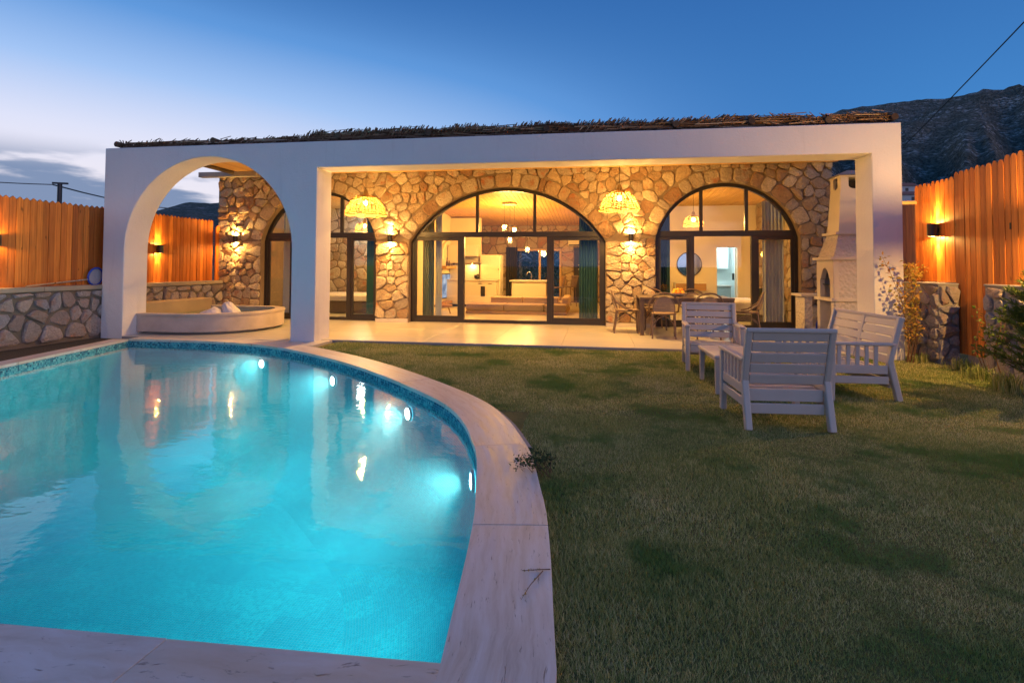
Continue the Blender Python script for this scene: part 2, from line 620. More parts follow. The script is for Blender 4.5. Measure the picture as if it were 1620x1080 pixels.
def m_carve():
    t = NT('bbq_textured')
    v = t.coord()
    vor = t.node('ShaderNodeTexVoronoi', {'Vector': v, 'Scale': 17., 'Randomness': 1.})
    n = t.noise(v, 30, 5, .6)
    h = t.math('ADD', vor.outputs['Distance'], t.math('MULTIPLY', n, .4))
    t.pbr(t.mix(n, (.50, .44, .40), (.62, .56, .52)), .9, t.bump(h, .9, .03), spec=.2)


m_carve()


def m_reed():
    t = NT('reed')
    geo = t.node('ShaderNodeNewGeometry')
    c = t.ramp(geo.outputs['Random Per Island'], [(0, (.09, .05, .032)), (.5, (.23, .145, .095)), (.85, (.40, .28, .19)), (1, (.68, .56, .46))])
    t.pbr(c, .75, spec=.3)


m_reed()


# ------------------------------------------------------------------ mesh helpers
def M(x):
    return MATS[x]


class MB:
    def __init__(s):
        s.v, s.f, s.uv = [], [], None

    def add(s, vs, fs):
        o = len(s.v)
        s.v += [tuple(p) for p in vs]
        s.f += [tuple(i + o for i in q) for q in fs]
        return s

    def box(s, x0, x1, y0, y1, z0, z1):
        return s.add([(x0, y0, z0), (x1, y0, z0), (x1, y1, z0), (x0, y1, z0), (x0, y0, z1), (x1, y0, z1), (x1, y1, z1), (x0, y1, z1)],
                     [(0, 3, 2, 1), (4, 5, 6, 7), (0, 1, 5, 4), (1, 2, 6, 5), (2, 3, 7, 6), (3, 0, 4, 7)])

    def hexa(s, b, t):
        """frustum from 4 bottom and 4 top points (counter-clockwise from above)"""
        return s.add(list(b) + list(t), [(0, 3, 2, 1), (4, 5, 6, 7), (0, 1, 5, 4), (1, 2, 6, 5), (2, 3, 7, 6), (3, 0, 4, 7)])

    def bar(s, p, q, w, h, up=(0, 0, 1)):
        p, q = Vector(p), Vector(q)
        d = (q - p).normalized()
        a = d.cross(Vector(up))
        if a.length < 1e-4:
            a = d.cross(Vector((0, 1, 0)))
        a.normalize()
        b = a.cross(d)
        a, b = a * w / 2, b * h / 2
        vs = [p - a - b, p + a - b, p + a + b, p - a + b, q - a - b, q + a - b, q + a + b, q - a + b]
        return s.add(vs, [(0, 1, 2, 3), (7, 6, 5, 4), (0, 4, 5, 1), (1, 5, 6, 2), (2, 6, 7, 3), (3, 7, 4, 0)])

    def tube(s, path, r, n=6, cap=True, closed=False):
        path = [Vector(p) for p in path]
        N = len(path)
        rr = r if isinstance(r, (list, tuple)) else [r] * N
        rings = []
        prev = None
        for i, p in enumerate(path):
            if closed:
                d = path[(i + 1) % N] - path[i - 1]
            else:
                d = path[min(i + 1, N - 1)] - path[max(i - 1, 0)]
            d = d.normalized() if d.length > 1e-9 else Vector((0, 0, 1))
            if prev is None:
                a = d.orthogonal().normalized()
            else:
                a = prev - d * prev.dot(d)
                a = a.normalized() if a.length > 1e-6 else d.orthogonal().normalized()
            prev = a
            b = d.cross(a)
            rings.append([p + (a * math.cos(t) + b * math.sin(t)) * rr[i] for t in [2 * PI * k / n for k in range(n)]])
        vs = [q for rg in rings for q in rg]
        fs = []
        for i in range(N if closed else N - 1):
            j = (i + 1) % N
            for k in range(n):
                k2 = (k + 1) % n
                fs.append((i * n + k, i * n + k2, j * n + k2, j * n + k))
        if cap and not closed:
            fs.append(tuple(range(n))[::-1])
            fs.append(tuple((N - 1) * n + k for k in range(n)))
        return s.add(vs, fs)

    def lathe(s, prof, n=20, c=(0, 0, 0), closed=False):
        c = Vector(c)
        vs, fs = [], []
        for r, z in prof:
            for k in range(n):
                a = 2 * PI * k / n
                vs.append(c + Vector((r * math.cos(a), r * math.sin(a), z)))
        L = len(prof)
        for i in range(L if closed else L - 1):
            j = (i + 1) % L
            for k in range(n):
                k2 = (k + 1) % n
                fs.append((i * n + k, i * n + k2, j * n + k2, j * n + k))
        return s.add(vs, fs)

    def prism(s, poly, a, b, axis='y'):
        """poly 2D (simple, may be concave); axis y: poly=(x,z); z: (x,y); x: (y,z)"""
        n = len(poly)
        put = {'y': lambda p, t: (p[0], t, p[1]), 'z': lambda p, t: (p[0], p[1], t), 'x': lambda p, t: (t, p[0], p[1])}[axis]
        vs = [put(p, a) for p in poly] + [put(p, b) for p in poly]
        tr = tessellate_polygon([[Vector((p[0], p[1], 0)) for p in poly]])
        fs = [tuple(t) for t in tr] + [tuple(i + n for i in t)[::-1] for t in tr]
        fs += [(i, (i + 1) % n, n + (i + 1) % n, n + i) for i in range(n)]
        return s.add(vs, fs)

    def ball(s, c, r, nu=10, nv=7, sq=(1, 1, 1), jit=0.):
        vs, fs = [], []
        for j in range(nv + 1):
            th = PI * j / nv
            for i in range(nu):
                ph = 2 * PI * i / nu
                k = 1 + random.uniform(-jit, jit)
                vs.append((c[0] + r * sq[0] * k * math.sin(th) * math.cos(ph), c[1] + r * sq[1] * k * math.sin(th) * math.sin(ph), c[2] + r * sq[2] * k * math.cos(th)))
        for j in range(nv):
            for i in range(nu):
                i2 = (i + 1) % nu
                fs.append((j * nu + i, (j + 1) * nu + i, (j + 1) * nu + i2, j * nu + i2))
        return s.add(vs, fs)

    def obj(s, name, mat, parent=None, smooth=False, bevel=0., normals=True, seg=2):
        me = bpy.data.meshes.new(name)
        me.from_pydata([tuple(p) for p in s.v], [], s.f)
        if s.uv is not None:
            lay = me.uv_layers.new(name='UVMap')
            for lp in me.loops:
                lay.data[lp.index].uv = s.uv[lp.vertex_index]
        if normals:
            bm = bmesh.new()
            bm.from_mesh(me)
            bmesh.ops.remove_doubles(bm, verts=bm.verts, dist=1e-5)
            bmesh.ops.recalc_face_normals(bm, faces=bm.faces)
            bm.to_mesh(me)
            bm.free()
        me.update()
        if smooth:
            me.polygons.foreach_set('use_smooth', [True] * len(me.polygons))
            me.set_sharp_from_angle(angle=R(40))
        me.materials.append(M(mat) if isinstance(mat, str) else mat)
        o = bpy.data.objects.new(name, me)
        COL.objects.link(o)
        attach(o, parent)
        if bevel:
            b = o.modifiers.new('bevel', 'BEVEL')
            b.width = bevel
            b.segments = seg
            b.limit_method = 'ANGLE'
            b.angle_limit = R(35)
            b.harden_normals = False
        return o


WM = {}


def world_of(o):
    mtx = o.matrix_parent_inverse @ Matrix.LocRotScale(o.location, o.rotation_euler, o.scale) if o.parent else Matrix.LocRotScale(o.location, o.rotation_euler, o.scale)
    return (world_of(o.parent) @ mtx) if o.parent else mtx


def attach(o, parent):
    if parent is not None:
        o.parent = parent
        o.matrix_parent_inverse = world_of(parent).inverted()


def tag(o, label=None, cat=None, group=None, kind=None):
    if label:
        o['label'] = label
    if cat:
        o['category'] = cat
    if group:
        o['group'] = group
    if kind:
        o['kind'] = kind
    return o


def thing(name, label, cat, loc=(0, 0, 0), group=None):
    o = bpy.data.objects.new(name, None)
    o.empty_display_size = .1
    COL.objects.link(o)
    o.location = loc
    return tag(o, label, cat, group)


def copy_tree(o, parent=None):
    c = o.copy()
    COL.objects.link(c)
    if parent is not None:
        c.parent = parent
    for ch in list(o.children):
        copy_tree(ch, c)
    return c


def place(root, loc, rz):
    root.location = loc
    root.rotation_euler = (0, 0, rz)


def point_light(name, loc, power, parent=None, col=WARM, rad=.03):
    d = bpy.data.lights.new(name, 'POINT')
    d.energy = power
    d.color = col
    d.shadow_soft_size = rad
    o = bpy.data.objects.new(name, d)
    COL.objects.link(o)
    o.location = loc
    attach(o, parent)
    return o


def spot_light(name, loc, direction, power, angle, parent=None, col=WARM, rad=.03, blend=.6):
    d = bpy.data.lights.new(name, 'SPOT')
    d.energy = power
    d.color = col
    d.shadow_soft_size = rad
    d.spot_size = angle
    d.spot_blend = blend
    o = bpy.data.objects.new(name, d)
    COL.objects.link(o)
    o.location = loc
    o.rotation_euler = Vector(direction).to_track_quat('-Z', 'Y').to_euler()
    attach(o, parent)
    return o


# ------------------------------------------------------------------ rubble stone generator
def clip(poly, p, n):
    """keep the side (q-p).n >= 0"""
    out = []
    L = len(poly)
    for i in range(L):
        a, b = poly[i], poly[(i + 1) % L]
        da = (a[0] - p[0]) * n[0] + (a[1] - p[1]) * n[1]
        db = (b[0] - p[0]) * n[0] + (b[1] - p[1]) * n[1]
        if da >= 0:
            out.append(a)
        if (da > 0 > db) or (da < 0 < db):
            t = da / (da - db)
            out.append((a[0] + t * (b[0] - a[0]), a[1] + t * (b[1] - a[1])))
    return out


def parea(p):
    return .5 * sum(p[i][0] * p[(i + 1) % len(p)][1] - p[(i + 1) % len(p)][0] * p[i][1] for i in range(len(p)))


def shrink(poly, g):
    if parea(poly) < 0:
        poly = poly[::-1]
    out = poly
    L = len(poly)
    for i in range(L):
        a, b = poly[i], poly[(i + 1) % L]
        dx, dy = b[0] - a[0], b[1] - a[1]
        l = math.hypot(dx, dy)
        if l < 1e-6:
            continue
        n = (-dy / l, dx / l)
        out = clip(out, (a[0] + n[0] * g, a[1] + n[1] * g), n)
        if len(out) < 3:
            return None
    return out


def chaikin(poly, k=.22):
    out = []
    L = len(poly)
    for i in range(L):
        a, b = poly[i], poly[(i + 1) % L]
        l = math.hypot(b[0] - a[0], b[1] - a[1])
        kk = min(k, .06 / max(l, 1e-6))
        out.append((a[0] + kk * (b[0] - a[0]), a[1] + kk * (b[1] - a[1])))
        out.append((b[0] - kk * (b[0] - a[0]), b[1] - kk * (b[1] - a[1])))
    return out


def voronoi_cells(rect, size, aspect=1.25, obstacles=(), rnd=random, irregular=.38):
    """jittered rows of seeds -> clipped cells. obstacles: f(q)-> list of (p, n) half planes or None when q is inside"""
    x0, x1, y0, y1 = rect
    seeds = []
    y = y0 + size * .3
    row = 0
    while y < y1:
        h = size * rnd.uniform(.62, 1.2)
        x = x0 + rnd.uniform(0, size) * .5
        while x < x1:
            w = size * aspect * rnd.choice((.45, .62, .85, 1.05, 1.3, 1.6))
            ir = irregular(y) if callable(irregular) else irregular
            q = (x + w / 2, y + h * (.5 + rnd.uniform(-ir, ir)))
            x += w
            if not (x0 < q[0] < x1 and y0 < q[1] < y1):
                continue
            hp = []
            ok = True
            for ob in obstacles:
                res = ob(q)
                if res is None:
                    ok = False
                    break
                hp += res
            if ok:
                seeds.append((q, hp))
        y += h
        row += 1
    cells = []
    for i, (q, hp) in enumerate(seeds):
        poly = [(x0, y0), (x1, y0), (x1, y1), (x0, y1)]
        for p, n in hp:
            poly = clip(poly, p, n)
            if len(poly) < 3:
                break
        if len(poly) < 3:
            continue
        for j, (s, _) in enumerate(seeds):
            if i == j:
                continue
            dx, dy = q[0] - s[0], q[1] - s[1]
            if dx * dx + dy * dy > (size * 4.2) ** 2:
                continue
            l = math.hypot(dx, dy)
            if l < 1e-6:
                continue
            poly = clip(poly, ((q[0] + s[0]) / 2, (q[1] + s[1]) / 2), (dx / l, dy / l))
            if len(poly) < 3:
                break
        if len(poly) >= 3 and abs(parea(poly)) > size * size * .12:
            cells.append(poly)
    return cells


def stone_mesh(poly, depth, to3, gap=.016, rough=.006, rnd=random):
    """one rubble stone: a bulged, chipped face on a cell polygon -> (verts, faces)"""
    p = shrink(poly, gap * rnd.uniform(.6, 1.35))
    if p is None or len(p) < 3 or abs(parea(p)) < .0025:
        return None
    p = chaikin(p, .24)
    cx = sum(a[0] for a in p) / len(p)
    cy_ = sum(a[1] for a in p) / len(p)
    p = [(a[0] + rnd.uniform(-rough, rough), a[1] + rnd.uniform(-rough, rough)) for a in p]
    n = len(p)
    vs, fs = [], []
    tilt = (rnd.uniform(-.12, .12), rnd.uniform(-.12, .12))
    for k, (sc, d) in enumerate(((1., -.03), (.985, depth * .55), (.86, depth))):
        for a in p:
            jx = rnd.uniform(-rough, rough) * (k > 0)
            dd = d + ((a[0] - cx) * tilt[0] + (a[1] - cy_) * tilt[1]) * (k > 0) + rnd.uniform(-rough, rough) * .8 * (k > 0)
            vs.append(to3(cx + (a[0] - cx) * sc + jx, cy_ + (a[1] - cy_) * sc + jx, dd))
    vs.append(to3(cx, cy_, depth * 1.12))
    for k in range(2):
        for i in range(n):
            j = (i + 1) % n
            fs.append((k * n + i, k * n + j, (k + 1) * n + j, (k + 1) * n + i))
    for i in range(n):
        fs.append((2 * n + i, 2 * n + (i + 1) % n, 3 * n))
    return vs, fs


def add_stones(cells, to3, parent, mat, depth=(.025, .055), gap=.016, limit=300, joined=False, name='stone', rnd=random, rough=.006):
    cells = sorted(cells, key=lambda c: -abs(parea(c)))
    rest = MB()
    made = 0
    for c in cells:
        sm = stone_mesh(c, rnd.uniform(*depth), to3, gap, rough, rnd)
        if sm is None:
            continue
        if joined or made >= limit:
            rest.add(*sm)
        else:
            b = MB().add(*sm)
            b.obj(name, mat, parent, smooth=False)
            made += 1
    if rest.v:
        o = rest.obj('stone_facing' if joined else 'small_stones', mat, parent, smooth=False)
        o['kind'] = 'stuff'
    return made


# ------------------------------------------------------------------ layout constants
YP, YB = 8.66, 9.19               # pergola front wall
ZB, ZT = 3.0, 3.45
X0, X1, X2, X3, X4, X5 = -8.97, -8.52, -5.21, -4.76, 4.06, 4.46
YW, YW2 = 11.95, 12.30            # house facade
YD = 12.10                        # door plane

# ================================================================== SETTING
# ------------------------------------------------------------------ pool outline
def catmull(pts, step=.12):
    out = []
    P = [Vector((p[0], p[1])) for p in pts]
    for i in range(len(P) - 1):
        p0, p1, p2, p3 = P[max(i - 1, 0)], P[i], P[i + 1], P[min(i + 2, len(P) - 1)]
        n = max(1, int((p2 - p1).length / step))
        for k in range(n):
            t = k / n
            out.append(.5 * ((2 * p1) + (-p0 + p2) * t + (2 * p0 - 5 * p1 + 4 * p2 - p3) * t * t + (-p0 + 3 * p1 - 3 * p2 + p3) * t ** 3))
    out.append(P[-1])
    return out


CURVE = catmull([(-8.09, 8.38), (-7.4, 8.39), (-6.5, 8.35), (-5.6, 8.18), (-4.85, 7.88), (-4.08, 7.42), (-3.3, 6.86), (-2.62, 6.27), (-1.99, 5.66), (-1.50, 5.13),
                 (-1.24, 4.76), (-1.03, 4.35), (-.89, 3.98), (-.80, 3.72), (-.735, 3.45), (-.685, 3.2), (-.61, 2.83), (-.55, 2.38), (-.515, 2.05), (-.48, 1.74)])
P_FL, P_NR, P_NL = Vector((-8.09, 8.38)), Vector((-.48, 1.74)), Vector((-6.57, 1.50))
POOL = [tuple(p) for p in CURVE] + [tuple(P_NL)]      # clockwise from the far left corner


def offset_line(line, d):
    out = []
    for i, p in enumerate(line):
        t = (line[min(i + 1, len(line) - 1)] - line[max(i - 1, 0)]).normalized()
        out.append(p + Vector((-t.y, t.x)) * d)
    return out


# ground sheet with a hole where the pool lies
hole_o = [tuple(p) for p in offset_line(CURVE, .12)] + [(-.36, 1.62), (-6.66, 1.38), (-8.2, 8.5)]
outer = [(-6000, -6000), (6000, -6000), (6000, 6000), (-6000, 6000)]
mid = [(-40, -30), (40, -30), (40, 60), (-40, 60)]
LAWN_Z = -.05
g = MB()
polys = [[Vector((x, y, 0)) for x, y in mid], [Vector((x, y, 0)) for x, y in hole_o]]
tri = tessellate_polygon(polys)
flat = [(p.x, p.y, LAWN_Z) for pl in polys for p in pl]
g.add(flat, tri)
g.add([(x, y, LAWN_Z) for x, y in outer] + [(x, y, LAWN_Z) for x, y in mid], [(0, 1, 5, 4), (1, 2, 6, 5), (2, 3, 7, 6), (3, 0, 4, 7)])
tag(g.obj('ground', 'ground_turf', normals=False), kind='structure')

# pool shell
PB = -1.5
WATER_Z = -.095
n = len(POOL)
per = [0.]
for i in range(n):
    a, b = Vector(POOL[i]), Vector(POOL[(i + 1) % n])
    per.append(per[-1] + (b - a).length)
shell = MB()
shell.uv = []


def inset(poly, d):
    """mitred inset of a clockwise polygon"""
    out = []
    L_ = len(poly)
    for i in range(L_):
        p, q, r_ = Vector(poly[i - 1]), Vector(poly[i]), Vector(poly[(i + 1) % L_])
        n1 = (q - p).normalized()
        n2 = (r_ - q).normalized()
        a_, b_ = Vector((n1.y, -n1.x)), Vector((n2.y, -n2.x))
        m_ = (a_ + b_).normalized()
        out.append(tuple(q + m_ * d / max(m_.dot(a_), .45)))
    return out


levels = ((-.012, 0), (WATER_Z, 0), (-.19, 0), (-.6, .0), (-.85, .02), (-1.05, .08), (-1.22, .2), (-1.36, .38), (-1.45, .62), (PB, .95))
L = len(levels)
rings_ = [inset(POOL, d) if d else POOL for z, d in levels]
for i in range(n + 1):
    for (z, d), rg in zip(levels, rings_):
        p = rg[i % n]
        shell.v.append((p[0], p[1], z))
        shell.uv.append((per[i], z - d))
for i in range(n):
    for k in range(L - 1):
        shell.f.append((i * L + k, (i + 1) * L + k, (i + 1) * L + k + 1, i * L + k + 1))
fo = len(shell.v)
for p in rings_[-1]:
    shell.v.append((p[0], p[1], PB))
    shell.uv.append((p[0], p[1]))
for t in tessellate_polygon([[Vector((p[0], p[1], 0)) for p in rings_[-1]]]):
    shell.f.append(tuple(i + fo for i in t))
so_ = shell.obj('pool_shell', 'pool_mosaic', normals=False)
so_.data.polygons.foreach_set('use_smooth', [True] * len(so_.data.polygons))
tag(so_, kind='structure')
wp = [tuple(p) for p in offset_line(CURVE, .03)] + [(P_NR.x + .03, P_NR.y - .03), (P_NL.x - .03, P_NL.y - .03), (P_FL.x - .03, P_FL.y + .03)]
w = MB()
w.prism(wp, WATER_Z, PB - .1, 'z')
tag(w.obj('pool_water', 'pool_water'), kind='structure')

# coping: single slabs along three runs
cop = MB()
kerb_line = offset_line(CURVE, .36)
kerb_out = offset_line(CURVE, .405)
i0 = next(i for i, p in enumerate(CURVE) if p.x > -4.9)
for i in range(i0, len(CURVE) - 1):
    if CURVE[i].y < 3.9:
        break
    a, b, c, d = kerb_line[i], kerb_line[i + 1], kerb_out[i + 1], kerb_out[i]
    zj = random.uniform(-.003, .003)
    o_ = len(cop.v)
    cop.v += [(a.x, a.y, -.02), (b.x, b.y, -.02), (c.x, c.y, -.028 + zj), (d.x, d.y, -.028), (c.x, c.y, -.08), (d.x, d.y, -.08)]
    cop.f += [(o_, o_ + 1, o_ + 2, o_ + 3), (o_ + 3, o_ + 2, o_ + 4, o_ + 5)]
coping = cop.obj('pool_coping', 'concrete_grey')
tag(coping, kind='structure')


def slab(inner_pts, outer_pts, s0, ztop=0.):
    """one coping slab between matching inner and outer points"""
    b = MB()
    b.uv = []
    N = len(inner_pts)
    s = s0
    for z in (ztop, ztop - .038):
        s = s0
        for i in range(N):
            if i:
                s += (inner_pts[i] - inner_pts[i - 1]).length
            for j, p in enumerate((inner_pts[i], outer_pts[i])):
                b.v.append((p.x, p.y, z))
                b.uv.append((s, .4 * j))
    for i in range(N - 1):
        a = 2 * i
        b.f += [(a, a + 1, a + 3, a + 2), (2 * N + a, 2 * N + a + 2, 2 * N + a + 3, 2 * N + a + 1), (a, a + 2, 2 * N + a + 2, 2 * N + a), (a + 1, 2 * N + a + 1, 2 * N + a + 3, a + 3)]
    b.f += [(0, 2 * N, 2 * N + 1, 1), (2 * N - 2, 2 * N - 1, 4 * N - 1, 4 * N - 2)]
    me = b
    o = me.obj('coping_slab', 'travertine', coping, normals=False)
    bm = bmesh.new()
    bm.from_mesh(o.data)
    bmesh.ops.recalc_face_normals(bm, faces=bm.faces)
    bm.to_mesh(o.data)
    bm.free()
    bv = o.modifiers.new('bevel', 'BEVEL')
    bv.width = .0022
    bv.segments = 2
    bv.limit_method = 'ANGLE'
    bv.angle_limit = R(50)
    return o


def run(inner, outer, cuts):
    """cut the run at arc lengths"""
    acc = [0.]
    for i in range(1, len(inner)):
        acc.append(acc[-1] + (inner[i] - inner[i - 1]).length)

    def at(s, line):
        for i in range(1, len(acc)):
            if s <= acc[i] + 1e-9:
                t = (s - acc[i - 1]) / max(acc[i] - acc[i - 1], 1e-9)
                return line[i - 1].lerp(line[i], t)
        return line[-1].copy()
    cuts = [0.] + [c for c in cuts if c < acc[-1] - .2] + [acc[-1]]
    for a, b in zip(cuts[:-1], cuts[1:]):
        a2, b2 = a + .0011, b - .0011
        inn = [at(a2, inner)] + [inner[i] for i in range(len(inner)) if a2 + .01 < acc[i] < b2 - .01] + [at(b2, inner)]
        out = [at(a2, outer)] + [outer[i] for i in range(len(inner)) if a2 + .01 < acc[i] < b2 - .01] + [at(b2, outer)]
        slab(inn, out, a, random.uniform(-.0015, .0015))


cin = offset_line(CURVE, -.02)
cou = offset_line(CURVE, .36)
for p in cou:                        # the back run stops at the feet of the arch wall
    if p.x < -4.7 and p.y > 8.64:
        p.y = 8.64
cin += [Vector((-.49, 1.55)), Vector((-.47, 1.0))]
cou += [Vector((-.125, 1.5)), Vector((-.11, 1.0))]
tot = sum((cin[i] - cin[i - 1]).length for i in range(1, len(cin)))
s_, cuts = 0., []
while s_ < tot:
    s_ += 1.18
    cuts.append(s_)
run(cin, cou, [c - .35 for c in cuts])
ni = [P_NR + Vector((-.015, .015)), P_NL + Vector((.3, .02))]
no = [Vector((-.49, .95)), Vector((-6.6, .75))]
N_ = 12
ni = [ni[0].lerp(ni[1], k / N_) for k in range(N_ + 1)]
no = [no[0].lerp(no[1], k / N_) for k in range(N_ + 1)]
run(ni, no, [.98, 2.2, 3.4, 4.6])
li = [Vector((-8.09 + .0, 8.34)).lerp(P_NL, k / 12) + Vector((.02, 0)) for k in range(13)]
lo = [p + Vector((-.27, -.05)) for p in li]
run(li, lo, [1.15 * k for k in range(1, 7)])

# strip of planting soil between the coping and the left garden wall, filler at the arch feet
tag(MB().prism([(-9.0, 8.64), (-8.33, 8.36), (-7.2, 2.6), (-9.0, 2.6)], -.09, -.035, 'z').obj('planting_strip', 'soil'), kind='structure')
tag(MB().prism([(-5.7, 8.68), (-5.7, 8.45), (-4.72, 8.25), (-4.55, 8.2), (-4.55, 8.9), (-4.7, 8.95)], -.06, -.008, 'z').obj('paving', 'porcelain'), kind='structure')

# patio of large porcelain tiles
pat = MB()
pat.box(-8.95, 4.95, 8.9, 12.0, -.09, -.012)
pat.box(-8.52, -5.2, 8.66, 8.9, -.09, -.012)
patio = pat.obj('patio', 'concrete_grey')
tag(patio, kind='structure')
tile_me = None
xs = [-8.95 + 1.2 * k for k in range(12)]
for r_ in range(-1, 6):
    for k, x in enumerate(xs):
        y0, y1 = 8.9 + .6 * r_, 8.9 + .6 * (r_ + 1)
        x0, x1 = x, min(x + 1.2, 4.95)
        if r_ == -1:
            y0 = 8.665
            if x < -8.6:
                x0 = -8.52
            if x0 >= -5.3:
                continue
            x1 = min(x1, -5.22)
        if r_ == 5:
            y1 = 12.0
            if y1 - y0 < .05:
                continue
        b = MB().box(x0 + .002, x1 - .002, y0 + .002, y1 - .002, -.02, random.uniform(-.0008, .0008))
        b.obj('floor_tile', 'porcelain', patio, bevel=.002, seg=1)

# ------------------------------------------------------------------ mountains
def cam_dir(px, py):
    d = fwd + r2 * ((px - 810) / F_PX) + u2 * ((PPY - py) / F_PX)
    h = math.hypot(d.x, d.y)
    return math.atan2(d.x, d.y), d.z / h


def mountain(name, ridge, dist, near, mat, rough, nu, nv, seed):
    """ridge: list of (px, py) the crest passes; the slope falls towards the viewer and away behind"""
    az, tz = zip(*[cam_dir(*p) for p in ridge])
    az, tz = np.array(az), np.array(tz)
    A = np.linspace(az[0], az[-1], nu)
    T = np.interp(A, az, tz)
    b = MB()
    for i in range(nu):
        H = T[i] * dist
        for j in range(nv):
            t = j / (nv - 1) * 1.25            # 0 foot .. 1 crest .. 1.25 behind
            d = near + (dist - near) * t
            x, y = math.sin(A[i]) * d, math.cos(A[i]) * d
            prof = (t ** 1.15) if t <= 1 else 1 - (t - 1) * 1.6
            v = Vector((x, y, 0)) / rough
            nz_ = mnoise.fractal(v + Vector((seed, 0, 0)), .9, 2.1, 7)
            gul = abs(mnoise.noise(Vector((A[i] * 16 + seed, t * 1.6, 0)))) * .20 * t * (1 - t) * 4
            amp = .11 * H * min(1, t * 1.5) * (1 - .75 * max(0, 1 - abs(t - 1) * 5))
            fine = mnoise.fractal(Vector((x, y, 3)) / (rough * .06), .8, 2.0, 4) * H * .010
            b.v.append((x, y, -2 + H * prof - gul * H + amp * nz_ + fine))
    for i in range(nu - 1):
        for j in range(nv - 1):
            b.f.append((i * nv + j, (i + 1) * nv + j, (i + 1) * nv + j + 1, i * nv + j + 1))
    o = b.obj(name, mat, normals=False, smooth=False)
    o.data.polygons.foreach_set('use_smooth', [True] * len(o.data.polygons))
    return tag(o, kind='structure')


mountain('mountain', [(500, 330), (900, 270), (1100, 232), (1250, 199), (1305, 183), (1330, 173), (1345, 171), (1400, 163), (1450, 158), (1500, 155), (1560, 149), (1620, 142), (1750, 128),
                      (2000, 122), (2400, 150), (3200, 250)], 1500, 260, 'mountain_scrub', 420, 300, 110, 3.)
mountain('far_ridge', [(-1200, 415), (-400, 410), (60, 408), (180, 352), (240, 335), (262, 329), (275, 326), (290, 321), (310, 319.5), (330, 322), (350, 319), (420, 316), (520, 330), (800, 350), (1100, 330)],
         3800, 900, 'mountain_far', 900, 220, 60, 11.)

# ------------------------------------------------------------------ white arch wall (pergola front)
ACX, AHW, ASP = -6.865, 1.655, 1.585
outl = [(X0, -.1), (X0, ZT), (X5, ZT), (X5, -.1), (X4, -.1), (X4, ZB), (X3, ZB), (X3, -.1), (X2, -.1)]
outl += [(ACX + AHW * math.cos(t), ASP + AHW * math.sin(t)) for t in np.linspace(0, PI, 49)]
outl += [(X1, -.1)]
arch = thing('arcade_wall', 'long white stucco arcade wall with one round arch and thatched top beside the pool', 'pergola', (-2.2, 8.9, 0))
MB().prism(outl, YP, YB, 'y').obj('stucco_wall', 'stucco', arch, smooth=True, bevel=.012, seg=2)

# reed thatch lying on the beam and the roof behind
reeds = MB()


def reed(p, q, r):
    p, q = Vector(p), Vector(q)
    d = (q - p).normalized()
    a = d.orthogonal().normalized()
    b = d.cross(a)
    vs = []
    for c in (p, q):
        for k in range(3):
            t = 2 * PI * k / 3
            vs.append(c + (a * math.cos(t) + b * math.sin(t)) * r)
    reeds.add(vs, [(0, 1, 4, 3), (1, 2, 5, 4), (2, 0, 3, 5), (3, 4, 5)])


def thatch_top(x):
    return 3.625 + .045 * mnoise.noise(Vector((x * 1.7, 3, 0))) + .03 * mnoise.noise(Vector((x * 5.1, 9, 0))) + (.02 if x > -5 else -.05)


def reed_phi(x):
    """how steeply the reed ends stand up along the roof edge"""
    mid_ = max(0., 1 - abs(x + 1.3) / 4.6)
    return .16 + .75 * mid_ ** .6 + .25 * mnoise.noise(Vector((x * 1.3, 7, 2)))


for k in range(5200):
    x = -8.78 + 13.1 * random.random()
    phi = max(.04, reed_phi(x) + random.gauss(0, .10))
    ln = random.uniform(.20, .42)
    sgn = 1 if x < 2.6 else -1
    d = Vector((math.cos(phi) * sgn * .8, -.45 + random.gauss(0, .12), math.sin(phi))).normalized()
    top = thatch_top(x) + .02 + random.uniform(-.09, .02)
    tip = Vector((x, YP + .10 + random.uniform(-.05, .28), max(3.49, top - (.0 if phi > .4 else random.uniform(0, .10)))))
    base = tip - d * ln
    base.z = max(base.z, 3.458)
    base.x = min(max(base.x, -8.8), 4.38)
    reed(base, tip, random.uniform(.005, .0105))
for k in range(1600):                    # loose layer lying along the edge
    x = -8.7 + 12.8 * random.random()
    l2 = random.uniform(.3, .7)
    a_ = random.gauss(0, .12)
    z = random.uniform(3.47, thatch_top(x) - .02)
    p = Vector((x, YP + random.uniform(.05, .25), z))
    q = p + Vector((math.cos(a_) * l2, random.uniform(-.02, .12), math.sin(a_) * l2 * .4))
    q.x = min(q.x, 4.40)
    q.z = max(q.z, 3.46)
    reed(p, q, random.uniform(.005, .010))
for k in range(1500):                    # rear surface of the thatch roof
    x = -8.7 + 13.1 * random.random()
    y = random.uniform(9.4, 12.6)
    z = 3.70 + .03 * mnoise.noise(Vector((x, y, 0)))
    a = random.gauss(.4, .3)
    reed((x, y, z), (x + math.sin(a) * .8, y + math.cos(a) * .8, z + .02), .006)
thatch = reeds.obj('thatch', 'reed', arch, normals=False)
thatch['kind'] = 'stuff'
core = MB()
nx = 60
for i in range(nx + 1):
    x = -8.6 + 12.95 * i / nx
    t_ = thatch_top(x) - .03
    core.v += [(x, YP + .24, 3.452), (x, YP + .34, t_ - .02), (x, 12.7, 3.69), (x, 12.7, 3.60), (x, YB + .05, 3.60), (x, YB + .02, 3.452)]
for i in range(nx):
    for k in range(6):
        k2 = (k + 1) % 6
        core.f.append((i * 6 + k, i * 6 + k2, i * 6 + 6 + k2, i * 6 + 6 + k))
core.f += [tuple(range(6)), tuple(nx * 6 + k for k in range(6))]
core.obj('thatch_mat', 'thatch_core', arch)
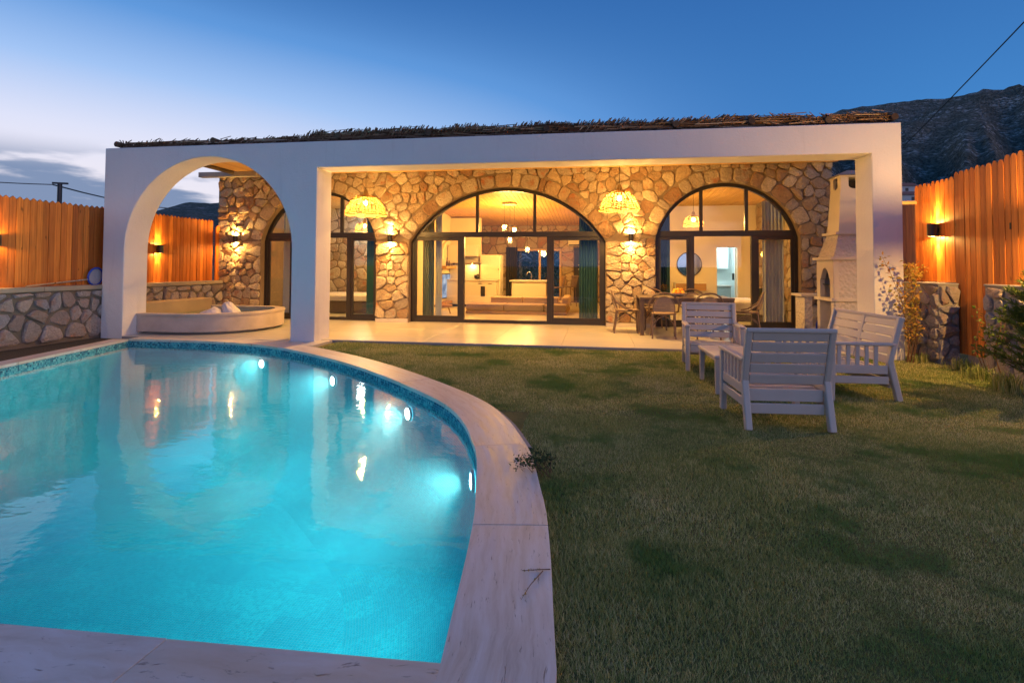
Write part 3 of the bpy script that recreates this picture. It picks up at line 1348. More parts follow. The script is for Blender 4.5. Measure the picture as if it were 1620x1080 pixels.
for x, dx in ((-8.62, -.16), (-6.9, .1), (-4.5, .1), (-2.9, .12), (-.9, .12), (1.12, .14), (2.25, .14), (3.35, .14), (4.32, .08)):
    MB().tube([(x + dx, YP - .02 + .05, 3.53 + random.uniform(0, .03)), (x, 10.5, 3.53), (x - .02, 11.9, 3.53)], .052, 9).obj('rafter', 'beam_wood', arch, smooth=True)
# plank deck above the patio
deck = MB().box(-8.55, 4.4, YB + .04, 12.0, 3.586, 3.596).obj('deck_sheathing', 'plank_wood', arch)
for k in range(108):
    x = -8.55 + .12 * k
    if k > 26 and k % 1:
        continue
    MB().box(x + .003, x + .117, YB + .03, 11.93, 3.552, 3.585).obj('deck_plank', 'plank_wood', deck)

# ------------------------------------------------------------------ house
house = thing('stone_house', 'single storey stone house with three tall arched glass doors glowing from inside', 'house', (-2.2, 12.1, 0))
ARCHES = {'left': dict(cx=-6.52, hw=1.47, R=1.5, zc=1.58), 'centre': dict(cx=-2.01, hw=2.24, R=2.66, zc=.43), 'right': dict(cx=2.755, hw=1.465, R=1.5, zc=1.61)}
for a in ARCHES.values():
    a['zs'] = a['zc'] + math.sqrt(a['R'] ** 2 - a['hw'] ** 2)


def arch_pts(a, inset=0., z0=0., n=30):
    """opening outline from the left foot over the crown to the right foot"""
    r, hw = a['R'] - inset, a['hw'] - inset
    zs = a['zc'] + math.sqrt(max(r * r - hw * hw, 0))
    t1 = math.atan2(zs - a['zc'], hw)
    pts = [(a['cx'] - hw, z0)]
    pts += [(a['cx'] + r * math.cos(t), a['zc'] + r * math.sin(t)) for t in np.linspace(PI - t1, t1, n)]
    return pts + [(a['cx'] + hw, z0)]


HX0, HX1 = -9.14, 4.84
wall = [(HX0, -.1), (HX0, 3.5), (HX1, 3.5), (HX1, -.1)]
for k in ('right', 'centre', 'left'):
    wall += [(x, z if z else -.1) for x, z in reversed(arch_pts(ARCHES[k]))]
front = MB().prism(wall, YW, YW2, 'y').obj('front_wall', 'mortar', house, smooth=True)


def arch_obstacle(a, ring):
    cx, hw, Rr, zc, zs = a['cx'], a['hw'], a['R'] + ring, a['zc'], a['zs']

    def f(q):
        dx = q[0] - cx
        s = 1 if dx >= 0 else -1
        if q[1] < zs:
            if abs(dx) < hw + .03:
                return None
            hp = [((cx + s * hw, 0), (s, 0))]
            if abs(dx) < hw + ring + .25:
                hp.append(((0, zs), (0, -1)))
            return hp
        d = math.hypot(dx, q[1] - zc)
        if d < Rr + .03:
            return None
        if d > Rr + 2.:
            return []
        nrm = (dx / d, (q[1] - zc) / d)
        return [((cx + nrm[0] * Rr, zc + nrm[1] * Rr), nrm)]
    return f


rs = random.Random(21)
RING = .31
cells = voronoi_cells((HX0, HX1, .07, 3.5), .20, 1.3, [arch_obstacle(a, RING * .97) for a in ARCHES.values()], rs, lambda z: .08 if z < 1.8 else .34)
vous = []
for a in ARCHES.values():
    t1 = math.atan2(a['zs'] - a['zc'], a['hw'])
    nv_ = int((PI - 2 * t1) * a['R'] / .27)
    ts = np.linspace(t1, PI - t1, nv_ + 1)
    ts = [ts[0]] + [t + rs.uniform(-.05, .05) for t in ts[1:-1]] + [ts[-1]]
    for ta, tb in zip(ts[:-1], ts[1:]):
        ro = a['R'] + RING * rs.uniform(.88, 1.04)
        tm = (ta + tb) / 2
        pt = lambda r_, t: (a['cx'] + r_ * math.cos(t), a['zc'] + r_ * math.sin(t))
        vous.append([pt(a['R'] - .005, ta), pt(ro, ta), pt(ro + .01, tm), pt(ro, tb), pt(a['R'] - .005, tb)])
print('facade stones', len(cells), len(vous))
to_front = lambda u, v, d: (u, YW - d, v)
add_stones(vous, to_front, front, 'facade_stone', (.02, .04), .010, 300, rnd=rs, rough=.004)
add_stones(cells, to_front, front, 'facade_stone', (.02, .065), .009, 300 - len(vous), rnd=rs, rough=.011)
for x0, x1 in ((HX0, -8.0), (-5.04, -4.26), (.24, 1.28), (4.23, HX1)):        # plinth strips
    MB().box(x0, x1, YW - .045, YW - .001, 0.0, .085).obj('plinth', 'bbq_plain', front, bevel=.004)

ZC = lambda y: 3.31 - .0705 * (y - 12.3)       # sloped board ceiling
# shell of the rooms
rooms = MB()
shell_parts = [
    ('floor', 'porcelain', [(HX0, HX1, 12.0, 20.6, -.08, .004)]),
    ('outer_wall', 'mortar', [(HX0, HX0 + .2, YW2, 20.6, -.1, 3.5), (HX1 - .2, HX1, YW2, 20.6, -.1, 3.5)]),
]
for nm, mt, bs in shell_parts:
    b = MB()
    for q in bs:
        b.box(*q)
    b.obj(nm, mt, house)
b = MB()                                       # plastered partitions
b.box(-4.98, -4.78, YW2, 20.4, 0, 3.3)
b.box(.66, .86, YW2, 20.4, 0, 3.3)
b.box(-8.9, -4.98, 15.9, 16.1, 0, 3.3)
b.box(.86, 3.42, 16.0, 16.15, 0, 3.3)
b.box(3.98, 4.6, 16.0, 16.15, 0, 3.3)
b.box(3.42, 3.98, 16.0, 16.15, 1.86, 3.3)
b.box(.86, 1.75, 15.4, 16.0, 0, 3.3)
b.obj('partition', 'plaster', house)
b = MB()                                       # rear wall with a window and an entrance
YR = 19.6
b.box(-4.9, -3.2, YR, YR + .25, 0, 3.3)
b.box(-3.2, -1.2, YR, YR + .25, 1.95, 3.3)
b.box(-3.2, -1.2, YR, YR + .25, 0, .12)
b.box(-1.2, -.75, YR, YR + .25, 0, 3.3)
b.box(-.75, .1, YR, YR + .25, 1.98, 3.3)
b.box(.1, .7, YR, YR + .25, 0, 3.3)
rear = b.obj('rear_wall', 'mortar', house)
rs2 = random.Random(5)


def rect_obstacle(x0, x1, z0, z1):
    def f(q):
        if x0 - .02 < q[0] < x1 + .02 and z0 - .02 < q[1] < z1 + .02:
            return None
        if q[0] <= x0:
            return [((x0, 0), (-1, 0))] if z0 - .3 < q[1] < z1 + .3 else []
        if q[0] >= x1:
            return [((x1, 0), (1, 0))] if z0 - .3 < q[1] < z1 + .3 else []
        if q[1] >= z1:
            return [((0, z1), (0, 1))]
        return [((0, z0), (0, -1))]
    return f


add_stones(voronoi_cells((-4.78, .66, .0, 2.8), .30, 1.2, [rect_obstacle(-3.2, -1.2, .12, 1.95), rect_obstacle(-.75, .1, -1, 1.98)], rs2),
           lambda u, v, d: (u, YR - d, v), rear, 'facade_stone', (.015, .035), .014, joined=True, rnd=rs2)
b = MB().box(4.5, 4.62, YW2, 16.0, 0, 3.2)
side = b.obj('inner_stone_wall', 'mortar', house)
add_stones(voronoi_cells((YW2, 16.0, .0, 3.15), .27, 1.2, [], rs2), lambda u, v, d: (4.5 - d, u, v), side, 'facade_stone', (.015, .035), .014, joined=True, rnd=rs2)
b = MB().box(-8.2, -5.98, 15.72, 15.89, 0, 3.2)
head = b.obj('inner_stone_wall', 'mortar', house)
add_stones(voronoi_cells((-8.2, -6.6, .0, 3.1), .27, 1.2, [], rs2), lambda u, v, d: (u, 15.72 - d, v), head, 'facade_stone', (.015, .035), .014, joined=True, rnd=rs2)
# ceiling boards
b = MB()
for x0, x1, y1 in ((-8.94, -4.98, 15.9), (-4.78, .66, YR), (.86, 4.62, 16.0)):
    k = x0
    while k < x1 - .02:
        e = min(k + .11, x1)
        za, zb = ZC(YW2), ZC(y1)
        b.hexa([(k + .006, YW2, za), (e - .006, YW2, za), (e - .006, y1, zb), (k + .006, y1, zb)], [(k + .006, YW2, za + .02), (e - .006, YW2, za + .02), (e - .006, y1, zb + .02), (k + .006, y1, zb + .02)])
        k += .11
cb = b.obj('ceiling_boards', 'plank_wood', house)
cb['kind'] = 'stuff'
b = MB().hexa([(HX0, YW2, ZC(YW2) + .03), (HX1, YW2, ZC(YW2) + .03), (HX1, 20.6, ZC(20.6) + .03), (HX0, 20.6, ZC(20.6) + .03)], [(HX0, YW2, 3.5), (HX1, YW2, 3.5), (HX1, 20.6, 3.3), (HX0, 20.6, 3.3)])
b.obj('roof', 'concrete_grey', house)
MB().box(HX0 - .40, -8.0, YW - .22, YW - .06, 3.43, 3.55).obj('wall_plate', 'grey_timber', house, bevel=.005)
MB().box(-8.0, 4.9, YW - .16, YW - .06, 3.47, 3.55).obj('wall_plate', 'plank_wood', house, bevel=.005)
# bathroom behind the bedroom
b = MB()
b.box(2.8, 4.6, 18.2, 18.3, 0, 2.6)
b.box(2.8, 2.9, 16.15, 18.2, 0, 2.6)
b.box(4.62, 4.66, 16.0, 18.2, 0, 2.6)
b.box(2.9, 4.62, 16.15, 18.2, 2.45, 2.6)
b.obj('bathroom_wall', 'bathroom_white', house)
point_light('bathroom_light', (3.7, 17.0, 2.2), 60, house, (.8, .95, 1.), .08)

# arched glazing
TZ0, TZ1 = 1.965, 2.085


def glazing(a, low, top, label):
    """arched frame, transom, mullions, sliding leaves and panes"""
    g = thing('glazing', None, None, (a['cx'], YD, 0))
    del_keys = [k for k in g.keys()]
    g.name = 'arched_glazing'
    attach(g, house)
    g.location = (a['cx'], YD, 0)
    g.matrix_parent_inverse = world_of(house).inverted()
    if label:
        g['label'] = label
    po, pi_ = arch_pts(a, .004), arch_pts(a, .075)
    MB().prism(po + pi_[::-1], YD, YD + .09, 'y').obj('frame', 'bronze_frame', g)
    x0, x1 = a['cx'] - a['hw'] + .075, a['cx'] + a['hw'] - .075
    r = a['R'] - .075

    def xr(z):
        return math.sqrt(max(r * r - (z - a['zc']) ** 2, 0))
    xt = min(xr(TZ1), a['hw'] - .075)
    xb = min(xr(TZ0), a['hw'] - .075)
    MB().prism([(a['cx'] - xb, TZ0), (a['cx'] + xb, TZ0), (a['cx'] + xt, TZ1), (a['cx'] - xt, TZ1)], YD - .012, YD + .085, 'y').obj('transom', 'bronze_frame', g, bevel=.004)
    MB().box(x0, x1, YD + .005, YD + .085, 0.006, .075).obj('sill', 'bronze_frame', g)
    for x in top:
        zt = a['zc'] + math.sqrt(r * r - (x - a['cx']) ** 2)
        MB().box(x - .034, x + .034, YD + .004, YD + .08, TZ1, zt + .004).obj('mullion', 'bronze_frame', g)
    for x in low:
        MB().box(x - .05, x + .05, YD - .004, YD + .094, .07, TZ0).obj('mullion', 'bronze_frame', g)
    # upper panes
    ed = [a['cx'] - xt] + list(top) + [a['cx'] + xt]
    for p, q in zip(ed[:-1], ed[1:]):
        p2, q2 = p + (.034 if p in top else 0), q - (.034 if q in top else 0)
        arc = [(x, a['zc'] + math.sqrt(max(r * r - (x - a['cx']) ** 2, 0))) for x in np.linspace(q2, p2, 14)]
        poly = [(p2, TZ1), (q2, TZ1)] + [t for t in arc if t[1] > TZ1 + .002]
        if len(poly) >= 3:
            MB().prism(poly, YD + .036, YD + .044, 'y').obj('pane', 'window_glass', g)
    # leaves
    ed = [x0] + list(low) + [x1]
    for i, (p, q) in enumerate(zip(ed[:-1], ed[1:])):
        p2, q2 = p + (.05 if p in low else 0), q - (.05 if q in low else 0)
        if i != 1:
            fr = MB()
            zt = TZ0
            fr.box(p2, p2 + .055, YD + .02, YD + .07, .075, zt)
            fr.box(q2 - .055, q2, YD + .02, YD + .07, .075, zt)
            fr.box(p2 + .055, q2 - .055, YD + .02, YD + .07, .075, .15)
            fr.box(p2 + .055, q2 - .055, YD + .02, YD + .07, zt - .075, zt)
            fr.obj('leaf_frame', 'bronze_frame', g)
            p2, q2, z0, z1 = p2 + .055, q2 - .055, .15, zt - .075
        else:
            z0, z1 = .075, TZ0
        MB().box(p2, q2, YD + .04, YD + .048, z0, z1).obj('pane', 'window_glass', g)
    return g


glazing(ARCHES['left'], (-7.22, -5.8), (-7.05, -6.0), 'leftmost arched glazing, half hidden by the white pillar')
glazing(ARCHES['centre'], (-3.03, -1.02), (-2.68, -1.35), 'wide centre arched glazing in dark bronze frames')
glazing(ARCHES['right'], (2.07, 3.34), (2.27, 3.2), 'right arched glazing behind the dining table')
# rear window and entrance door
rw = MB().box(-3.2, -1.2, YR + .08, YR + .13, .12, .2)
rw.box(-3.2, -1.2, YR + .08, YR + .13, 1.87, 1.95)
for x in (-3.16, -2.0, -1.24):
    rw.box(x - .04, x + .04, YR + .08, YR + .13, .2, 1.87)
rw = rw.obj('rear_window', 'wood_light', house)
MB().box(-3.12, -2.04, YR + .1, YR + .108, .2, 1.87).obj('pane', 'window_glass', rw)
MB().box(-1.96, -1.28, YR + .1, YR + .108, .2, 1.87).obj('pane', 'window_glass', rw)
ed = MB().box(-.75, .1, YR + .05, YR + .1, 0, 1.98).obj('entrance_door', 'black_metal', house, bevel=.004)
for z in (.95, 1.2, 1.35):
    MB().ball((-.58, YR + .035, z), .03, 8, 6).obj('door_knob', 'steel', ed, smooth=True)

# ================================================================== GARDEN WALLS AND FENCES
rw3 = random.Random(33)
WX = -9.0


def garden_wall(label, y0, y1, h, size):
    t = thing('garden_wall', label, 'wall', (WX - .15, (y0 + y1) / 2, 0), 'rubble garden walls')
    core_ = MB().box(WX - .3, WX, y0, y1, -.1, h).obj('wall_core', 'mortar_grey', t)
    add_stones(voronoi_cells((y0, y1, .0, h), size, 1.25, [], rw3, .45), lambda u, v, d: (WX + d, u, v), core_, 'garden_stone', (.025, .06), .019, 200, rnd=rw3, rough=.009)
    k = y0
    while k < y1 - .01:
        e = min(k + 1.15, y1)
        MB().box(WX - .34, WX + .05, k + .003, e - .003, h, h + .075).obj('cap_stone', 'concrete_cap', t, bevel=.008)
        k = e
    return t


garden_wall('low rubble wall with a flat cap along the left pool edge, left of the arch', 5.3, 8.98, .85, .245)
garden_wall('low rubble wall with a flat cap seen through the white arch', 9.02, 11.93, .85, .22)


def board_mesh(w, h, th, kind):
    """fence board with a pointed or dog-eared top, standing at the origin, face towards +X"""
    if kind == 'point':
        poly = [(-w / 2, 0), (w / 2, 0), (w / 2, h - w * .42), (0, h), (-w / 2, h - w * .42)]
    else:
        poly = [(-w / 2, 0), (w / 2, 0), (w / 2, h - w * .55), (w * .3, h - w * .12), (w * .1, h), (-w * .1, h), (-w * .3, h - w * .12), (-w / 2, h - w * .55)]
    b = MB().prism(poly, 0, th, 'x')
    return b


def board(parent, w, h, th, kind, loc, flip=1, rz=0.):
    b = board_mesh(w, h, th, kind)
    o = b.obj('board', 'fence_wood', None)
    o.location = loc
    o.rotation_euler = (0, 0, (0 if flip > 0 else PI) + rz)
    o.parent = parent
    o.matrix_parent_inverse = world_of(parent).inverted()
    return o


fl = thing('board_fence', 'orange stained board fence with zigzag top standing on the left rubble wall', 'fence', (WX - .2, 9, .925))
k = 5.3
while k < 11.72:
    hh = 1.455 + random.uniform(-.006, .006)
    board(fl, .0965, hh, .02, 'point', (WX - .16 + random.uniform(-.006, .006), k + .05, .928), 1, random.uniform(-.03, .03))
    k += .1045
for z in (1.15, 2.1):
    MB().box(WX - .2, WX - .165, 5.3, 11.75, z, z + .07).obj('rail', 'fence_wood', fl)
board(fl, .15, 1.33, .03, 'dog', (WX - .1, 11.86, .928))
MB().box(WX - .2, WX - .16, 11.70, 11.74, .93, 2.3).obj('post', 'black_metal', fl)

FX = 5.05
fr_ = thing('board_fence', 'tall orange stained board fence with rounded tips behind the two right stone piers', 'fence', (FX, 8, 0))
k = 9.42
i = 0
while k > 4.6:
    yk = k - .053
    low = 8.42 > yk > 7.74
    z0 = .12 + (8.4 - yk) * .02 if low else 1.10
    z1 = (2.60 if yk > 8.45 else 2.66 if yk > 7.55 else 2.70) + random.uniform(-.012, .012)
    board(fr_, .0965, z1 - z0, .022, 'dog', (FX + random.uniform(-.003, .003), yk, z0), -1, random.uniform(-.012, .012))
    k -= .1055
    i += 1
for z in (1.35, 2.25):
    MB().box(FX + .005, FX + .045, 4.6, 9.42, z, z + .08).obj('rail', 'fence_wood', fr_)
MB().box(FX + .01, FX + .07, 9.40, 9.46, .0, 2.5).obj('post', 'black_metal', fr_)
MB().box(4.47, 5.12, 9.36, 9.40, 2.31, 2.36).obj('tie_beam', 'wood_light', fr_)
MB().box(FX + .01, FX + .04, 7.9, 8.3, -.05, .14).obj('threshold', 'concrete_grey', fr_)
MB().box(FX - .03, FX - .022, 7.42, 7.44, 1.78, 1.86).obj('latch', 'black_metal', fr_)
fb = thing('side_gate', 'dark board gate glimpsed between the right pillar and the board fence', 'gate', (5.2, 10.2, 0))
for k in range(6):
    b = MB().box(4.98 + .1 * k, 5.076 + .1 * k, 10.15, 10.17, .05, 2.42 + random.uniform(-.01, .01)).obj('board', 'fence_wood', fb)


def pier(label, x0, x1, y0, y1, h):
    t = thing('stone_pier', label, 'pier', ((x0 + x1) / 2, (y0 + y1) / 2, 0), 'stone fence piers')
    c = MB().box(x0, x1, y0, y1, -.12, h - .03).obj('pier_core', 'concrete_grey', t)
    add_stones(voronoi_cells((y0, y1, -.02, h - .03), .20, 1.15, [], rw3, .4), lambda u, v, d: (x0 - d, u, v), c, 'garden_stone', (.02, .045), .016, 200, rnd=rw3, rough=.008)
    add_stones(voronoi_cells((x0 - .02, x1, -.02, h - .03), .155, 1.35, [], rw3, .25), lambda u, v, d: (u, y0 - d, v), c, 'garden_stone', (.03, .06), .014, 200, rnd=rw3, rough=.008)
    MB().box(x0 - .02, x1 + .01, y0 - .02, y1 + .01, h - .03, h).obj('pier_cap', 'concrete_grey', t, bevel=.012)
    return t


pier('rubble pier with grey mortar beside the right white pillar', 4.78, 5.03, 8.42, 9.55, 1.09)
pier('rubble pier at the right picture edge behind the conifer', 4.92, 5.25, 6.3, 7.72, 1.10)


# ------------------------------------------------------------------ up and down wall lamps
def wall_lamp(label, loc, nrm, power, group, r=.058, h=.17, spill=.4, beam=1.3):
    """cylinder lamp on a bracket; light leaves at both ends"""
    x, y, z = loc
    nx_, ny_ = nrm
    t = thing('wall_lamp', label, 'lamp', loc, group)
    cx_, cy_ = x + nx_ * .075, y + ny_ * .075
    prof = [(r * .86, -h / 2 + .036), (r * .86, -h / 2), (r, -h / 2), (r, h / 2), (r * .86, h / 2), (r * .86, h / 2 - .036)]
    MB().lathe(prof, 18, (cx_, cy_, z)).obj('housing', 'black_metal', t, smooth=True)
    MB().bar((x, y, z), (cx_ - nx_ * r * .8, cy_ - ny_ * r * .8, z), .05, .06).obj('bracket', 'black_metal', t)
    for s in (-1, 1):
        MB().lathe([(.001, s * (h / 2 - .034)), (r * .85, s * (h / 2 - .034))], 16, (cx_, cy_, z)).obj('lens', 'lens_warm', t)
        point_light('lamp_glow', (cx_ + nx_ * .01, cy_ + ny_ * .01, z + s * (h / 2 - .009)), power * spill, t, WARM, .008)
        spot_light('lamp_beam', (cx_, cy_, z + s * (h / 2 + .004)), (-nx_ * .22, -ny_ * .22, s), power * beam, R(56), t, WARM, .02, .9)
    return t


FP = 26
wall_lamp('black up and down lamp on the left fence at the picture edge', (WX - .14, 6.95, 1.665), (1, 0), FP, 'wall lamps on the board fences')
wall_lamp('black up and down lamp on the fence seen through the white arch', (WX - .14, 10.1, 1.63), (1, 0), FP, 'wall lamps on the board fences')
wall_lamp('black up and down lamp on the right board fence', (FX - .02, 8.85, 1.865), (-1, 0), FP * 2.6, 'wall lamps on the board fences', .066, .19)
wall_lamp('black up and down lamp on the right fence above the conifer, beyond the picture edge', (FX - .02, 6.45, 1.865), (-1, 0), FP * 2.4, 'wall lamps on the board fences', .066, .19, 3.4, .15)
SP = 46
for x, lb in ((-8.6, 'bright up and down lamp on the stone wall seen through the white arch'), (-4.68, 'bright up and down lamp on the stone pier left of the centre doors'),
              (.765, 'bright up and down lamp on the stone pier left of the dining table')):
    wall_lamp(lb, (x, YW - .04, 1.93), (0, -1), SP, 'wall lamps on the stone facade', .05, .17, .75)


# ------------------------------------------------------------------ wicker pendants
def wicker_dome(name, label, c, r, h, power, zceil, group, ribs=64, rings=24, flare=0., waist=.3):
    """open woven dome hanging from a cord; c is the rim centre"""
    x, y, z = c
    t = thing(name, label, 'lamp', (x, y, z), group)

    def prof(u):
        # u 0 rim .. 1 top
        a = u * PI / 2
        rr = r * (math.cos(a) ** .8 * (1 - waist) + waist * (1 - u) ** 1.1) + .05 * u
        return rr * (1 + flare * (.5 - abs(u - .12))), h * math.sin(a) ** 1.05
    b = MB()
    for k in range(ribs):
        th = 2 * PI * k / ribs
        path = []
        for u in np.linspace(0, 1, 9):
            rr, zz = prof(u)
            wob = random.uniform(-.006, .006)
            tt = th + random.uniform(-.02, .02) + .12 * u * (1 if k % 2 else -1)
            path.append((x + (rr + wob) * math.cos(tt), y + (rr + wob) * math.sin(tt), z + zz))
        b.tube(path, .0052, 3, cap=False)
    for j in range(rings):
        u = j / rings
        rr, zz = prof(u)
        path = [(x + (rr + random.uniform(-.006, .006)) * math.cos(2 * PI * k / 36), y + (rr + random.uniform(-.006, .006)) * math.sin(2 * PI * k / 36), z + zz + random.uniform(-.008, .008) + (.012 * math.sin(8 * 2 * PI * k / 36) if j == 0 else 0)) for k in range(36)]
        b.tube(path, .0058 if j else .010, 3, closed=True)
    b.obj('woven_shade', 'wicker', t, normals=False)
    MB().lathe([(.001, h + .12), (.022, h + .118), (.05, h + .05), (.062, h - .005), (.04, h - .012)], 14, (x, y, z)).obj('cap', 'wicker', t, smooth=True)
    MB().tube([(x, y, z + h + .1), (x, y, zceil)], .005, 5).obj('cord', 'wire_black', t)
    MB().ball((x, y, z + h * .62), .045, 12, 8, (1, 1, 1.2)).obj('bulb', 'bulb_warm', t, smooth=True)
    point_light('bulb_light', (x, y, z + h * .62 - .075), power, t, WARM, .035)
    return t


wicker_dome('wicker_pendant', 'wide woven wicker pendant lamp over the patio beside the white pillar', (-4.59, 10.3, 2.32), .41, .40, 290, 3.55, 'wicker pendants over the patio')
wicker_dome('wicker_pendant', 'woven wicker pendant lamp above the left end of the dining table', (.455, 10.3, 2.36), .38, .37, 290, 3.55, 'wicker pendants over the patio', 46, 15, waist=.45)


# ================================================================== LOUNGE SET ON THE LAWN
def slat_seat_set(width, name, label, nback=5, split=False):
    """resin slatted armchair or loveseat facing -Y, centre at origin on the ground"""
    t = thing(name, label, 'chair' if not split else 'bench')
    mt = 'plastic_taupe'
    W, D, HB, HA, SH = width / 2, .345, .835, .60, .345
    lw, lt = .062, .05
    for s in (-1, 1):
        x = s * (W - lw / 2)
        # front leg to arm, rear leg up to the back top
        MB().bar((x, -D + .03, 0), (x, -D + .045, HA - .03), .055, .065, (0, 1, 0)).obj('front_leg', mt, t, bevel=.010)
        MB().bar((x, D + .02, 0), (x, D - .07, .40), .055, .062, (0, 1, 0)).obj('rear_leg', mt, t, bevel=.010)
        MB().bar((x, D - .075, .37), (x, D + .05, HB), .055, .055, (0, 1, 0)).obj('back_post', mt, t, bevel=.012)
        # arm
        arm = MB()
        arm.hexa([(x - .035, -D - .01, HA - .032), (x + .035, -D - .01, HA - .032), (x + .035, D - .03, HA - .045), (x - .035, D - .03, HA - .045)],
                 [(x - .035, -D - .01, HA), (x + .035, -D - .01, HA), (x + .035, D - .02, HA - .013), (x - .035, D - .02, HA - .013)])
        arm.obj('armrest', mt, t, bevel=.012, seg=3)
        MB().bar((x, -D + .06, SH - .02), (x, D - .09, SH - .03), .028, .085).obj('side_rail', mt, t, bevel=.006)
        MB().bar((x, -D + .06, SH - .125), (x, D - .085, SH - .135), .028, .075).obj('side_rail', mt, t, bevel=.006)
        for k in range(5):
            yy = -D + .115 + k * .092
            MB().bar((x, yy, SH + .01), (x, yy + .004, HA - .035), .022, .04, (0, 1, 0)).obj('arm_slat', mt, t, bevel=.004)
    xi = W - lw
    segs = [(-xi, xi)] if not split else [(-xi, -.022), (.022, xi)]
    # seat slats
    for a, b_ in segs:
        for k in range(6):
            yy = -D + .03 + k * .098
            zz = SH + .012 - .045 * k / 5
            MB().box(a + .003, b_ - .003, yy, yy + .085, zz - .022, zz).obj('seat_slat', mt, t, bevel=.006)
    if split:
        MB().bar((0, D - .06, .36), (0, D + .05, HB - .01), .05, .028, (0, 1, 0)).obj('centre_post', mt, t, bevel=.006)
        MB().box(-.03, .03, -D + .02, D - .06, SH - .07, SH - .02).obj('centre_rail', mt, t)
    MB().box(-xi, xi, -D + .015, -D + .045, SH - .1, SH - .015).obj('front_apron', mt, t, bevel=.006)
    MB().box(-xi, xi, D - .085, D - .055, SH - .12, SH - .02).obj('rear_apron', mt, t, bevel=.006)
    MB().box(-xi, xi, D - .062, D - .035, SH - .22, SH - .135).obj('rear_apron', mt, t, bevel=.006)
    # back slats follow the reclined plane
    def bp(s_):
        return D - .078 + .125 * s_, .375 + .46 * s_
    edges = np.linspace(0.0, 1.0, nback + 1)
    for a, b_ in segs:
        for k in range(nback):
            s0, s1 = edges[k] + .004, edges[k + 1] - .028 + (.028 if k == nback - 1 else 0)
            (ya, za), (yb, zb) = bp(s0), bp(s1)
            MB().hexa([(a, ya, za), (b_, ya, za), (b_, ya + .022, za - .006), (a, ya + .022, za - .006)], [(a, yb, zb), (b_, yb, zb), (b_, yb + .022, zb - .006), (a, yb + .022, zb - .006)]).obj('back_slat', mt, t, bevel=.005)
    (ya, za) = bp(1.0)
    MB().box(-W + .004, W - .004, ya - .012, ya + .034, za - .025, za + .012).obj('top_rail', mt, t, bevel=.011, seg=3)
    return t


ch = slat_seat_set(.725, 'garden_armchair', 'taupe slatted resin armchair nearest the camera, seen from behind')
ch['group'] = 'slatted lounge chairs on the lawn'
ch2 = copy_tree(ch)
ch2['label'] = 'taupe slatted resin armchair facing the camera in front of the dining table'
place(ch, (1.56, 5.13, LAWN_Z + .005), PI + R(4))
place(ch2, (1.545, 7.56, LAWN_Z + .005), R(-5))
bench = slat_seat_set(1.22, 'garden_loveseat', 'taupe slatted two-seat resin bench on the lawn facing left', 5, True)
place(bench, (2.60, 6.54, LAWN_Z + .005), R(-90 + 7))

tb = thing('coffee_table', 'small square taupe resin table between the two lawn armchairs', 'table')
for sx in (-1, 1):
    for sy in (-1, 1):
        MB().hexa([(sx * .255 - .022, sy * .36 - .022, 0), (sx * .255 + .022, sy * .36 - .022, 0), (sx * .255 + .022, sy * .36 + .022, 0), (sx * .255 - .022, sy * .36 + .022, 0)],
                  [(sx * .25 - .03, sy * .355 - .03, .37), (sx * .25 + .03, sy * .355 - .03, .37), (sx * .25 + .03, sy * .355 + .03, .37), (sx * .25 - .03, sy * .355 + .03, .37)]).obj('leg', 'plastic_taupe', tb, bevel=.008)
MB().box(-.29, .29, -.40, .40, .37, .41).obj('table_top', 'plastic_taupe', tb, bevel=.014, seg=3)
MB().box(-.22, .22, -.33, .33, .31, .368).obj('apron', 'plastic_taupe', tb)
place(tb, (1.53, 6.40, LAWN_Z + .005), R(2))

# ================================================================== DINING SET
dt = thing('dining_table', 'long brown outdoor dining table on the patio', 'table', (1.70, 10.96, 0))
MB().box(.84, 2.56, 10.50, 11.43, .685, .725).obj('table_top', 'table_brown', dt, bevel=.006)
for x in (.885, 2.515):
    for y in (10.545, 11.385):
        MB().box(x - .04, x + .04, y - .04, y + .04, 0.0, .685).obj('leg', 'table_brown', dt, bevel=.005)
MB().box(.93, 2.47, 10.52, 10.55, .60, .684).obj('apron', 'table_brown', dt)
MB().box(.93, 2.47, 11.38, 11.41, .60, .684).obj('apron', 'table_brown', dt)


